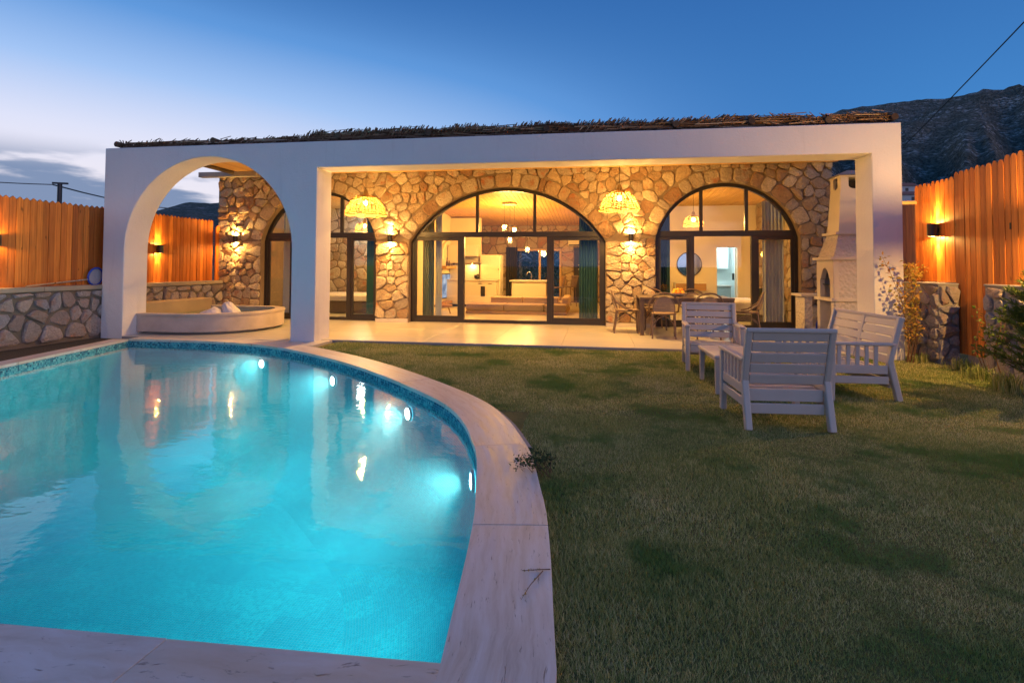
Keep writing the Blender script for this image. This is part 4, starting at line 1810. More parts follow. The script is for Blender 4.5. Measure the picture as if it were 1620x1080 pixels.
def bistro_chair():
    """rattan look armless bistro chair with a rounded wrap-around back, facing -Y"""
    t = thing('bistro_chair', 'brown woven bistro chair', 'chair')
    bt = 'brown_tube'
    for s in (-1, 1):
        MB().tube([(s * .215, -.22, 0), (s * .205, -.215, .25), (s * .2, -.21, .44)], .016, 7).obj('leg', bt, t, smooth=True)
        MB().tube([(s * .205, .25, 0), (s * .195, .21, .25), (s * .19, .19, .45)], .016, 7).obj('leg', bt, t, smooth=True)
    # back hoop running into arms
    hoop = []
    for k in range(19):
        a = PI * k / 18
        cx_ = .265 * math.cos(a)
        hoop.append((cx_, .17 + .13 * math.sin(a) ** .7, .50 + .33 * math.sin(a) ** .62))
    hoop = [(.225, -.10, .46), (.262, .03, .485)] + hoop[1:-1] + [(-.262, .03, .485), (-.225, -.10, .46)]
    MB().tube(hoop, .0165, 7).obj('back_hoop', bt, t, smooth=True)
    inner = []
    for k in range(15):
        a = PI * k / 14
        inner.append((.19 * math.cos(a), .185 + .10 * math.sin(a) ** .7, .47 + .29 * math.sin(a) ** .6))
    MB().tube(inner, .011, 6).obj('inner_hoop', bt, t, smooth=True)
    # woven panel
    pn = MB()
    for k in range(10):
        z = .50 + .026 * k
        half = .19 * math.sqrt(max(0, 1 - ((z - .47) / .30) ** 2.4))
        pts = [(x, .205 + .085 * (1 - (x / .27) ** 2) * min(1, (z - .40) / .25), z) for x in np.linspace(-half, half, 7)]
        for (x0, y0, z0), (x1, y1, z1) in zip(pts[:-1], pts[1:]):
            pn.hexa([(x0, y0, z0 - .0115), (x1, y1, z1 - .0115), (x1, y1 + .006, z1 - .0115), (x0, y0 + .006, z0 - .0115)], [(x0, y0, z0 + .0115), (x1, y1, z1 + .0115), (x1, y1 + .006, z1 + .0115), (x0, y0 + .006, z0 + .0115)])
    pn.obj('woven_back', 'weave', t)
    b = MB().prism([(.215 * math.cos(a) ** 1 * (1 if True else 0), -.01 + .22 * math.sin(a)) for a in np.linspace(0, 2 * PI, 25)[:-1]], .43, .458, 'z')
    b.obj('seat', 'weave', t, bevel=.008)
    MB().tube([(.222 * math.cos(a), -.01 + .228 * math.sin(a), .442) for a in np.linspace(0, 2 * PI, 21)[:-1]], .014, 6, closed=True).obj('seat_rim', bt, t, smooth=True)
    for s in (-1, 1):
        MB().tube([(s * .207, -.2, .22), (s * .1, -.19, .36), (0, -.2, .415)], .010, 5).obj('brace', bt, t, smooth=True)
        MB().tube([(s * .197, .215, .22), (s * .1, .2, .36), (0, .19, .415)], .010, 5).obj('brace', bt, t, smooth=True)
        MB().tube([(s * .206, -.2, .24), (s * .19, 0, .38), (s * .196, .2, .24)], .010, 5).obj('brace', bt, t, smooth=True)
    return t


simple('weave', (.30, .215, .155), .7, .25, 60, .5, 160, .004)
bc = bistro_chair()
bc['group'] = 'bistro chairs round the dining table'
spots = [((1.25, 10.30), PI + R(-4), 'brown woven bistro chair on the near side of the table, left one'),
         ((2.00, 10.36), PI + R(5), 'brown woven bistro chair on the near side of the table, behind the lawn armchair'),
         ((.62, 10.98), R(90), 'brown woven bistro chair at the left head of the dining table'),
         ((2.88, 10.95), R(-90 - 14), 'brown woven bistro chair at the right head of the dining table'),
         ((1.22, 11.62), R(3), 'brown woven bistro chair on the far side of the table, left of the fruit'),
         ((2.02, 11.62), R(-3), 'brown woven bistro chair on the far side of the table, right of the fruit')]
for i, ((x, y), rz, lb) in enumerate(spots):
    c = bc if i == 0 else copy_tree(bc)
    c['label'] = lb
    place(c, (x, y, .001), rz)

fbw = thing('fruit_bowl', 'shallow bowl of yellow fruit on the dining table', 'bowl', (1.62, 11.0, .725))
MB().lathe([(.001, .728), (.07, .728), (.15, .765), (.165, .79), (.155, .79), (.14, .77), (.06, .74), (.001, .74)], 20, (1.62, 11.0, 0)).obj('bowl', 'ceramic', fbw, smooth=True)
for k, (dx, dy, dz, r_, mt) in enumerate(((-.08, -.02, .80, .042, 'fruit_yellow'), (0, -.06, .80, .044, 'fruit_orange'), (.08, -.02, .80, .042, 'fruit_yellow'), (.02, .06, .80, .045, 'fruit_yellow'), (-.05, .06, .80, .042, 'fruit_orange'),
                                          (0, 0, .85, .042, 'fruit_yellow'), (-.06, 0, .845, .038, 'fruit_yellow'), (.06, .01, .845, .04, 'fruit_orange'))):
    MB().ball((1.62 + dx, 11 + dy, dz), r_, 10, 7, (1.1, 1, .95)).obj('fruit', mt, fbw, smooth=True)

# ================================================================== BARBECUE OVEN
bq = thing('barbecue_oven', 'pale stone garden barbecue with carved sides, arched hearth and tall chimney', 'barbecue', (4.55, 10.8, 0))
BX0, BX1, BY0, BY1 = 4.22, 4.98, 10.42, 11.15
MB().box(BX0, BX1, BY0, BY0 + .12, 0.0, .70).obj('base_leg', 'bbq_textured', bq, bevel=.006)
MB().box(BX0, BX1, BY1 - .12, BY1, 0.0, .70).obj('base_leg', 'bbq_plain', bq, bevel=.006)
MB().box(BX1 - .1, BX1, BY0 + .121, BY1 - .121, 0.0, .70).obj('base_back', 'bbq_plain', bq)
MB().box(BX0 - .05, BX1 + .02, BY0 - .04, BY1 + .03, .70, .755).obj('hearth_slab', 'bbq_plain', bq, bevel=.006)
# hearth block: front face with arched mouth towards -X
hm, hz = (BY0 + BY1) / 2, .755
mouth = [(BY1, hz), (BY1, 1.44), (BY0, 1.44), (BY0, hz), (hm - .22, hz), (hm - .22, 1.08)]
for t_ in np.linspace(0, 1, 9):
    mouth.append((hm - .19 + .19 * t_, 1.10 + .20 * math.sin(t_ * PI / 2) ** .8))
for t_ in np.linspace(0, 1, 9)[1:]:
    mouth.append((hm + .19 * t_, 1.10 + .20 * math.cos(t_ * PI / 2) ** .8))
mouth += [(hm + .22, 1.08), (hm + .22, hz)]
MB().prism(mouth, BX0 + .002, BX0 + .09, 'x').obj('hearth_front', 'bbq_plain', bq)
MB().box(BX0 + .09, BX1, BY0, BY0 + .1, hz, 1.44).obj('hearth_side', 'bbq_textured', bq)
MB().box(BX0 + .09, BX1, BY1 - .1, BY1, hz, 1.44).obj('hearth_side', 'bbq_plain', bq)
MB().box(BX1 - .1, BX1, BY0 + .1, BY1 - .1, hz, 1.44).obj('hearth_back', 'chimney_soot', bq)
MB().box(BX0 + .05, BX1 - .12, BY0 + .12, BY1 - .12, .98, .995).obj('grill_plate', 'black_metal', bq)
MB().box(BX0 - .06, BX1 + .02, BY0 - .045, BY1 + .045, 1.44, 1.49).obj('mantel_slab', 'bbq_plain', bq, bevel=.006)
c1 = [(BX0 + .02, BY0 + .02, 1.49), (BX1, BY0 + .02, 1.49), (BX1, BY1 - .02, 1.49), (BX0 + .02, BY1 - .02, 1.49)]
c2 = [(BX0 + .14, BY0 + .11, 1.90), (BX1, BY0 + .11, 1.90), (BX1, BY1 - .11, 1.90), (BX0 + .14, BY1 - .11, 1.90)]
MB().hexa(c1, c2).obj('hood', 'bbq_textured', bq)
MB().box(BX0 + .08, BX1 + .01, BY0 + .06, BY1 - .06, 1.90, 1.945).obj('collar_slab', 'bbq_plain', bq, bevel=.005)
c1 = [(BX0 + .15, BY0 + .12, 1.945), (BX1 - .04, BY0 + .12, 1.945), (BX1 - .04, BY1 - .12, 1.945), (BX0 + .15, BY1 - .12, 1.945)]
c2 = [(BX0 + .20, BY0 + .15, 2.71), (BX1 - .08, BY0 + .15, 2.71), (BX1 - .08, BY1 - .15, 2.71), (BX0 + .20, BY1 - .15, 2.71)]
MB().hexa(c1, c2).obj('chimney', 'bbq_plain', bq)
cx_, cy_ = (BX0 + .20 + BX1 - .08) / 2, hm
def head_side(cu, half, z0, z1, ow):
    """slab with an opening rounded at the foot"""
    return [(cu - half, z1), (cu - half, z0), (cu + half, z0), (cu + half, z1), (cu + ow, z1)] + [(cu + ow * math.cos(t), z0 + .09 - .06 * math.sin(t)) for t in np.linspace(0, PI, 9)] + [(cu - ow, z1)]


hd = MB()
hd.prism(head_side(cx_, .235, 2.71, 2.95, .10), cy_ - .215, cy_ - .165, 'y')
hd.prism(head_side(cx_, .235, 2.71, 2.95, .10), cy_ + .165, cy_ + .215, 'y')
hd.prism(head_side(cy_, .163, 2.71, 2.95, .09), cx_ - .235, cx_ - .185, 'x')
hd.prism(head_side(cy_, .163, 2.71, 2.95, .09), cx_ + .185, cx_ + .235, 'x')
hd.box(cx_ - .245, cx_ + .245, cy_ - .225, cy_ + .225, 2.952, 2.98)
hd.obj('chimney_head', 'bbq_plain', bq)
MB().box(cx_ - .1, cx_ + .1, cy_ - .09, cy_ + .09, 2.711, 2.90).obj('flue', 'chimney_soot', bq)
MB().hexa([(cx_ - .30, cy_ - .28, 2.982), (cx_ + .30, cy_ - .28, 2.982), (cx_ + .30, cy_ + .28, 2.982), (cx_ - .30, cy_ + .28, 2.982)],
          [(cx_ - .05, cy_ - .05, 3.10), (cx_ + .05, cy_ - .05, 3.10), (cx_ + .05, cy_ + .05, 3.10), (cx_ - .05, cy_ + .05, 3.10)]).obj('chimney_cap', 'concrete_grey', bq, bevel=.006)
MB().box(4.02, 4.16, 11.22, 11.70, 0, .74).obj('counter_leg', 'bbq_textured', bq)
MB().box(3.95, 4.7, 11.18, 11.74, .74, .785).obj('counter_slab', 'bbq_plain', bq, bevel=.006)
bt_ = thing('blue_bottle', 'blue bottle standing under the barbecue counter', 'bottle', (4.30, 11.3, 0))
MB().lathe([(.001, 0.002), (.05, .002), (.052, .2), (.03, .27), (.015, .29), (.015, .34), (.001, .34)], 14, (4.30, 11.3, 0)).obj('bottle_body', 'blue_plastic', bt_, smooth=True)
lg = thing('log', 'short split log stored under the barbecue hearth', 'log', (4.45, 10.75, 0))
MB().tube([(4.3, 10.7, .07), (4.62, 10.78, .07)], .065, 9).obj('log_body', 'beam_wood', lg, smooth=True)

# ================================================================== FOUNTAIN BASIN
fb_ = thing('fountain_basin', 'curved white plaster plunge basin behind the white arch', 'basin', (-7.7, 9.9, 0))
bi = catmull([(-8.98, 9.13), (-8.2, 9.13), (-7.5, 9.16), (-7.05, 9.33), (-6.76, 9.68), (-6.66, 10.1), (-6.72, 10.6), (-7.0, 10.95), (-7.5, 11.08), (-8.2, 11.1), (-8.98, 11.1)], .12)
bin_ = offset_line(bi, -.16)
bw = MB()
N = len(bi)
for i in range(N):
    o_, n_ = bi[i], bin_[i]
    bw.v += [(o_.x, o_.y, 0), (o_.x, o_.y, .345), (n_.x, n_.y, .345), (n_.x, n_.y, .05)]
for i in range(N - 1):
    for k in range(3):
        bw.f.append((i * 4 + k, i * 4 + 4 + k, i * 4 + 5 + k, i * 4 + 1 + k))
bw.obj('basin_wall', 'stucco_smooth', fb_, smooth=True)
bo2 = offset_line(bi, .02)
bn2 = offset_line(bi, -.18)
rm = MB()
for i in range(N):
    o_, n_ = bo2[i], bn2[i]
    rm.v += [(o_.x, o_.y, .347), (o_.x, o_.y, .385), (n_.x, n_.y, .385), (n_.x, n_.y, .347)]
for i in range(N - 1):
    for k in range(4):
        k2 = (k + 1) % 4
        rm.f.append((i * 4 + k, i * 4 + 4 + k, i * 4 + 4 + k2, i * 4 + k2))
rm.obj('basin_rim', 'stucco_smooth', fb_, smooth=True)
pl = [(p.x, p.y) for p in bin_]
bf = MB().add([(x, y, .06) for x, y in pl], tessellate_polygon([[Vector((x, y, 0)) for x, y in pl]]))
bf.uv = pl
bf.obj('basin_floor', 'pool_mosaic', fb_, normals=False)
MB().add([(x, y, .30) for x, y in pl], tessellate_polygon([[Vector((x, y, 0)) for x, y in pl]])).obj('basin_water', 'basin_water', fb_, normals=False)
for (x, y, r_, hh, lean, lb) in ((-7.33, 9.42, .19, .17, .10, 'a'), (-7.0, 9.60, .15, .27, -.16, 'b')):
    sp = MB()
    sp.ball((0, 0, 0), 1, 36, 24)
    vv = []
    for v in sp.v:
        k_ = 1 + .14 * mnoise.fractal(Vector(v) * 1.6 + Vector((x * 9, 0, 0)), .8, 2., 4)
        up_ = max(v[2], 0)
        vv.append((x + v[0] * r_ * 1.35 * k_ * (1 - .25 * up_) + lean * up_ * .7, y + v[1] * r_ * 1.1 * k_, .30 + max(v[2], -.2) * hh * (k_ if up_ else 1)))
    sp.v = vv
    tag(sp.obj('water_splash', 'foam_water', smooth=True),
        'low pale frothy splash of water at the basin rim' if lb == 'a' else 'taller pale frothy water jet falling at the basin rim', 'splash', 'water jets in the basin')
simple('ledge_tan', (.40, .29, .17), .8, .2, 3, .3, 30)
bl = thing('plaster_ledge', 'tan plastered ledge against the rubble wall behind the basin', 'ledge', (-8.8, 10.4, 0))
MB().box(-8.98, -8.62, 9.22, 11.12, .0, .56).obj('ledge_body', 'ledge_tan', bl, bevel=.02)

# ================================================================== POOL LIGHTS
PL = [(-5.40, 8.10), (-3.62, 7.10), (-2.03, 5.70), (-.875, 3.94)]
for k, (x, y) in enumerate(PL):
    # nearest wall point and inward normal
    bi_ = min(range(1, len(CURVE) - 1), key=lambda i: (CURVE[i] - Vector((x, y))).length)
    p = CURVE[bi_]
    tng = (CURVE[bi_ + 1] - CURVE[bi_ - 1]).normalized()
    nn = Vector((tng.y, -tng.x))
    c = Vector((p.x + nn.x * .012, p.y + nn.y * .012, -.30))
    t = thing('pool_light', ['round underwater light farthest back, near the arch', 'second round underwater light from the arch', 'third round underwater light from the arch', 'round underwater light nearest the camera'][k], 'pool light', c, 'underwater lights in the pool wall')
    rot = Vector((nn.x, nn.y, 0)).to_track_quat('Z', 'Y').to_matrix()

    def ring(prof, nm, mt):
        b = MB().lathe(prof, 24)
        b.v = [tuple(rot @ Vector(v) + c) for v in b.v]
        b.obj(nm, mt, t, smooth=True)
    ring([(.06, .012), (.066, .018), (.078, .012), (.082, -.01)], 'bezel', 'pool_mosaic')
    ring([(.001, .024), (.03, .02), (.06, .012)], 'lens', 'pool_lens')
    q = c + Vector((nn.x, nn.y, 0)) * .10
    spot_light('pool_beam', q, (nn.x, nn.y, -.22), 118, R(170), t, (.80, .97, 1.), .07, 1.0)

# ================================================================== THINGS ON THE LEFT WALL, POLES, CABLES
sk = thing('pool_skimmer', 'pool skimmer with blue frame and long pole lying on the left wall cap', 'skimmer', (WX - .05, 8.5, .925))
MB().tube([(WX + .0, 7.35, .945), (WX - .07, 8.5, 1.03)], .013, 8).obj('pole', 'aluminium', sk, smooth=True)
hp = [(WX - .06 + .02 * math.sin(a), 8.62 + .15 * math.cos(a), 1.08 + .155 * math.sin(a)) for a in np.linspace(0, 2 * PI, 15)[:-1]]
MB().tube(hp, .017, 6, closed=True).obj('net_frame', 'blue_plastic', sk, smooth=True)
MB().prism([(8.62 + .14 * math.cos(a), 1.08 + .145 * math.sin(a)) for a in np.linspace(0, 2 * PI, 17)[:-1]], WX - .075, WX - .068, 'x').obj('net', 'net_grey', sk)
up = thing('utility_pole', 'dark utility pole with crossarm beyond the left fence', 'pole', (-34.4, 30, 0))
MB().tube([(-34.4, 30, -.1), (-34.4, 30, 6.5)], [.15, .13], 10).obj('mast', 'black_metal', up, smooth=True)
MB().bar((-34.75, 29.8, 6.56), (-34.0, 30.2, 6.56), .11, .11).obj('crossarm', 'black_metal', up)


def cable(label, a, b, sag, r):
    pts = [Vector(a).lerp(Vector(b), k / 14) - Vector((0, 0, sag * 4 * (k / 14) * (1 - k / 14))) for k in range(15)]
    return tag(MB().tube(pts, r, 5).obj('power_cable', 'wire_black', smooth=True), label, 'cable', 'power cables')


cable('thin power cable running left from the utility pole', (-34.7, 29.8, 6.45), (-44, 22, 7.05), .3, .03)
cable('thin power cable running right from the utility pole behind the arch', (-34.7, 29.8, 6.45), (-62.5, 85, 12.0), 1.3, .05)
cable('black overhead cable crossing the sky at the upper right', (7.6, 14.6, 4.35), (6.3, 7.9, 5.35), .02, .011)

for k, (x, y, z, w_, lb) in enumerate(((131, 250, 36, 9, 'small pale far house at the foot of the mountain, upper'), (128, 240, 31, 7, 'small pale far house at the foot of the mountain, lower'))):
    t = thing('far_house', lb, 'house', (x, y, z - 8), 'far houses on the mountain foot')
    MB().box(x - w_ / 2, x + w_ / 2, y, y + 7, z - 12, z).obj('walls', 'far_wall', t)
    MB().hexa([(x - w_ / 2 - .5, y - .5, z), (x + w_ / 2 + .5, y - .5, z), (x + w_ / 2 + .5, y + 7.5, z), (x - w_ / 2 - .5, y + 7.5, z)], [(x - w_ / 2 + 1, y + 3.2, z + 1.8), (x + w_ / 2 - 1, y + 3.2, z + 1.8), (x + w_ / 2 - 1, y + 3.8, z + 1.8), (x - w_ / 2 + 1, y + 3.8, z + 1.8)]).obj('roof', 'roof_tile_far', t)
    MB().box(x - 1, x + .2, y - .06, y - .01, z - 2.2, z - .8).obj('window', 'bronze_frame', t)

# ================================================================== INSIDE THE HOUSE
def curtain(label, x0, x1, y, z1, mat, waves, amp=.035, z0=.03, group='curtains behind the glass'):
    pts = []
    N = waves * 8
    for k in range(N + 1):
        x = x0 + (x1 - x0) * k / N
        pts.append((x, y + amp * math.sin(2 * PI * waves * k / N) + random.uniform(-.004, .004)))
    poly = pts + [(p[0], p[1] + .008) for p in reversed(pts)]
    o = MB().prism(poly, z0, z1, 'z').obj('curtain', mat, smooth=True)
    return tag(o, label, 'curtain', group)


curtain('teal curtain gathered at the left of the centre doors', -4.08, -3.80, 12.45, 2.75, 'curtain_teal', 5)
curtain('sheer pale curtain beside the teal one at the left of the centre doors', -3.78, -3.62, 12.5, 2.75, 'curtain_sheer', 4)
curtain('teal curtain gathered at the right of the centre doors', -.36, .06, 12.45, 2.75, 'curtain_teal', 7)
curtain('teal curtain gathered at the left of the bedroom doors', 1.42, 1.66, 12.45, 2.75, 'curtain_teal', 5)
curtain('long sheer white curtain at the right of the bedroom doors', 3.62, 4.06, 12.48, 2.75, 'curtain_sheer', 6)
curtain('teal curtain gathered at the right of the leftmost doors', -5.50, -5.14, 12.45, 2.75, 'curtain_teal', 6)
curtain('sheer pale curtain in the leftmost doors seen through the arch', -7.72, -7.25, 12.48, 2.75, 'curtain_sheer', 6)
curtain('dark curtain at the left of the rear window', -3.22, -2.80, YR - .12, 2.0, 'curtain_dark', 5, group='curtains of the rear window')

so = thing('low_sofa', 'low brown corner sofa behind the centre doors', 'sofa', (-2.2, 14.8, 0))
MB().box(-3.5, -.75, 14.42, 15.4, .005, .09).obj('plinth', 'furniture_wood', so, bevel=.01)
MB().box(-1.35, -.75, 15.4, 16.5, .005, .09).obj('plinth', 'furniture_wood', so, bevel=.01)
for x0, x1 in ((-3.5, -2.45), (-2.44, -1.36), (-1.35, -.75)):
    MB().box(x0 + .005, x1 - .005, 14.40, 15.15, .092, .27).obj('seat_cushion', 'sofa_fabric', so, bevel=.035, seg=3)
MB().box(-1.34, -.76, 15.16, 16.5, .092, .27).obj('seat_cushion', 'sofa_fabric', so, bevel=.035, seg=3)
for x0, x1 in ((-2.95, -2.02), (-2.01, -1.0)):
    MB().box(x0 + .005, x1 - .005, 15.12, 15.36, .20, .44).obj('back_cushion', 'sofa_cushion', so, bevel=.04, seg=3)
MB().box(-.92, -.72, 15.0, 16.5, .2, .44).obj('back_cushion', 'sofa_cushion', so, bevel=.04, seg=3)

st = thing('low_stool', 'low round wooden stool at the left behind the centre doors', 'stool', (-4.1, 14.3, 0))
MB().lathe([(.001, .19), (.24, .19), (.25, .21), (.25, .235), (.24, .25), (.001, .25)], 22, (-4.1, 14.3, 0)).obj('seat', 'furniture_wood', st, smooth=True)
for k in range(3):
    a = 2 * PI * k / 3 + .4
    MB().tube([(-4.1 + .2 * math.cos(a), 14.3 + .2 * math.sin(a), .005), (-4.1 + .14 * math.cos(a), 14.3 + .14 * math.sin(a), .19)], .018, 6).obj('leg', 'furniture_wood', st)

mp_ = thing('media_panel', 'wooden wall panel with shelves on the left living room wall', 'shelf', (-4.76, 17, .2))
MB().box(-4.779, -4.75, 16.1, 17.9, .18, 1.36).obj('panel', 'plaster', mp_)
MB().box(-4.75, -4.52, 16.1, 17.9, 1.22, 1.30).obj('shelf', 'furniture_wood', mp_, bevel=.004)
MB().box(-4.75, -4.52, 16.1, 17.9, .12, .19).obj('shelf', 'furniture_wood', mp_, bevel=.004)
tv = thing('television', 'flat television showing a bluish picture on the left living room wall', 'television', (-4.73, 17, .65))
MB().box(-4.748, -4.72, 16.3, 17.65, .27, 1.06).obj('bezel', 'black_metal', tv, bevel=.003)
MB().box(-4.719, -4.717, 16.33, 17.62, .30, 1.03).obj('screen', 'tv_picture', tv)  # switched on, glows with its own bluish picture
for k, (y, h_, lb) in enumerate(((16.55, .26, 'slim dark vase on the shelf, nearest the door'), (16.8, .17, 'short dark vase in the middle of the shelf'), (17.35, .24, 'slim dark vase on the shelf, far end'))):
    tag(MB().lathe([(.001, 1.302), (.035, 1.302), (.045, 1.302 + h_ * .35), (.016, 1.302 + h_ * .7), (.02, 1.302 + h_), (.001, 1.302 + h_)], 12, (-4.63, y, 0)).obj('vase', 'bed_base', smooth=True), lb, 'vase', 'vases on the wall shelf')
arc_ = [(17.0 + .75 * math.cos(a), 1.5 + .62 * math.sin(a)) for a in np.linspace(PI, 0, 20)] + [(17.0 + .6 * math.cos(a), 1.5 + .49 * math.sin(a)) for a in np.linspace(0, PI, 20)]
MB().prism(arc_, -4.78, -4.70, 'x').obj('niche_trim', 'plaster', house)
MB().box(-4.78, -3.74, 17.46, 17.6, 0, 2.9).obj('partition', 'plaster', house)

kc = thing('kitchen_unit', 'cream kitchen base units with worktop and oven', 'cabinet', (-3.8, 17.1, 0))
MB().box(-4.75, -3.10, 16.86, 17.2, .08, .83).obj('base_unit', 'cream_cabinet', kc, bevel=.004)
MB().box(-4.75, -3.12, 16.92, 17.4, .005, .08).obj('kick_plate', 'bronze_frame', kc)
MB().box(-4.76, -3.06, 16.82, 17.24, .83, .87).obj('worktop', 'ceramic', kc, bevel=.004)
MB().box(-3.60, -3.46, 16.845, 16.858, .34, .66).obj('oven_window', 'black_metal', kc)
for x in (-3.62, -3.3):
    MB().box(x - .06, x + .06, 16.84, 16.858, .74, .755).obj('handle', 'bronze_frame', kc)
MB().box(-4.75, -3.75, 17.24, 17.455, .87, 1.34).obj('splashback', 'ceramic', kc)
ku = thing('wall_cabinet', 'cream kitchen wall cabinet with extractor hood', 'cabinet', (-4.2, 17.3, 1.4))
MB().box(-4.75, -4.28, 17.05, 17.45, 1.40, 1.98).obj('cabinet_body', 'cream_cabinet', ku, bevel=.004)
MB().box(-4.275, -3.78, 17.12, 17.45, 1.62, 1.98).obj('cabinet_body', 'cream_cabinet', ku, bevel=.004)
MB().box(-4.25, -3.65, 17.05, 17.45, 1.36, 1.41).obj('hood', 'steel', ku, bevel=.004)
MB().lathe([(.001, 1.355), (.05, 1.355)], 12, (-3.95, 17.15, 0)).obj('hood_lamp', 'lens_warm', ku)
point_light('hood_light', (-3.95, 17.12, 1.31), 14., ku, WARM2, .03)
fg = thing('fridge', 'tall cream fridge at the right end of the kitchen', 'fridge', (-3.4, 17.6, 0))
MB().box(-3.72, -3.05, 17.28, 17.9, .03, 1.67).obj('fridge_body', 'fridge_cream', fg, bevel=.02, seg=3)
MB().box(-3.12, -3.09, 17.262, 17.279, 1.18, 1.22).obj('handle', 'bronze_frame', fg)
tag(MB().ball((-3.78, 17.1, .96), .1, 12, 8, (1, 1, .9)).obj('kettle', 'black_metal', smooth=True), 'dark round kettle on the kitchen worktop', 'kettle')
isl = thing('kitchen_island', 'cream kitchen island with curved tap in the middle of the room', 'island', (-2.06, 17.1, 0))
MB().box(-2.60, -1.52, 16.85, 17.5, .005, .82).obj('island_body', 'cream_cabinet', isl, bevel=.004)
MB().box(-2.67, -1.44, 16.78, 17.57, .82, .862).obj('worktop', 'ceramic', isl, bevel=.005)
MB().tube([(-2.02, 17.2, .862), (-2.02, 17.2, 1.05)] + [(-2.09 + .07 * math.cos(a), 17.2, 1.05 + .07 * math.sin(a)) for a in np.linspace(0, PI, 9)] + [(-2.16, 17.2, 1.02)], .012, 7).obj('tap', 'steel', isl, smooth=True)


def bar_chair(label, x, y, rz):
    t = thing('bar_chair', label, 'chair', (0, 0, 0), 'bar chairs at the island')
    for sx in (-1, 1):
        for sy in (-1, 1):
            MB().tube([(sx * .2, sy * .2, .0), (sx * .16, sy * .16, .62)], .014, 6).obj('leg', 'brown_tube', t)
    MB().box(-.2, .2, -.2, .2, .62, .65).obj('seat', 'brown_tube', t, bevel=.01)
    b = MB()
    for k in range(7):
        xx = -.18 + .06 * k
        b.bar((xx, .18, .65), (xx * 1.1, .25, .98), .02, .02, (0, 1, 0))
    b.box(-.22, .22, .235, .265, .96, 1.0)
    b.obj('backrest', 'brown_tube', t)
    place(t, (x, y, .005), rz)


bar_chair('brown spindle back bar chair close to the island end', -1.18, 17.0, R(-80))
bar_chair('brown spindle back bar chair farther right behind the island', -.86, 17.7, R(-60))
ac = thing('air_conditioner', 'white wall air conditioner above the dark entrance door', 'air conditioner', (-.6, 19.4, 2.1))
MB().box(-.95, -.3, 19.34, 19.56, 2.04, 2.30).obj('ac_body', 'fridge_cream', ac, bevel=.03, seg=3)
MB().box(-.92, -.33, 19.334, 19.345, 2.05, 2.09).obj('vent', 'bronze_frame', ac)


def glass_pendant(t, x, y, z, ztop, power, r=.10):
    MB().tube([(x, y, z + r), (x, y, ztop)], .004, 5).obj('cord', 'wire_black', t)
    for k, (rr, zz) in enumerate(((r, .03), (r * .8, -.06))):
        MB().lathe([(.02, zz + .05), (rr * .8, zz + .035), (rr, zz), (rr * .8, zz - .035), (.02, zz - .05)], 16, (x, y, z)).obj('glass_bowl', 'window_glass', t, smooth=True)
    MB().ball((x, y, z), .05, 10, 7).obj('bulb', 'bulb_warm', t, smooth=True)
    point_light('bulb_light', (x, y, z - .02), power, t, WARM2, .12)


pc = thing('pendant_cluster', 'cluster of three glass pendant lamps on a round ceiling plate', 'lamp', (-2.42, 15.2, 3.09))
MB().lathe([(.001, 3.10), (.22, 3.10), (.22, 3.06), (.001, 3.06)], 24, (-2.42, 15.2, 0)).obj('ceiling_plate', 'ceramic', pc, smooth=True)
LP = 115
glass_pendant(pc, -2.56, 15.15, 2.42, 3.06, LP)
glass_pendant(pc, -2.27, 15.15, 2.34, 3.06, LP)
glass_pendant(pc, -2.42, 15.3, 2.06, 3.06, LP)
pi2 = thing('glass_pendant', 'single glass pendant lamp above the kitchen island', 'lamp', (-2.12, 17.0, 1.85))
glass_pendant(pi2, -2.12, 17.0, 1.85, ZC(17.0), 105)

# bedroom on the right
wicker_dome('wicker_pendant', 'small wicker pendant lamp inside the right bedroom', (2.43, 13.95, 2.33), .24, .24, 150, ZC(13.95), 'wicker pendants in the bedrooms', 30, 9, waist=.1)
mr = thing('round_mirror', 'round dark mirror on the right bedroom wall', 'mirror', (2.66, 15.97, 1.38))
MB().prism([(2.66 + .33 * math.cos(a), 1.38 + .33 * math.sin(a)) for a in np.linspace(0, 2 * PI, 41)[:-1]], 15.955, 15.975, 'y').obj('mirror_glass', 'mirror', mr)
MB().tube([(2.66 + .335 * math.cos(a), 15.965, 1.38 + .335 * math.sin(a)) for a in np.linspace(0, 2 * PI, 41)[:-1]], .014, 6, closed=True).obj('mirror_frame', 'bronze_frame', mr, smooth=True)
cn = thing('drawer_console', 'narrow cream wall console with two drawers under the round mirror', 'console', (2.65, 15.8, .7))
MB().box(2.22, 3.08, 15.65, 15.995, .62, .86).obj('console_body', 'cream_cabinet', cn, bevel=.004)
for x in (2.24, 2.66):
    MB().box(x, x + .40, 15.632, 15.648, .64, .84).obj('drawer', 'furniture_wood', cn, bevel=.004)
bd = thing('bed', 'bed with pale linen inside the right bedroom', 'bed', (3.7, 14.5, 0))
MB().box(3.05, 4.46, 13.65, 15.6, .005, .20).obj('bed_base', 'bed_base', bd, bevel=.01)
MB().box(3.02, 4.47, 13.6, 15.62, .17, .47).obj('mattress_cover', 'bed_linen', bd, bevel=.05, seg=3)


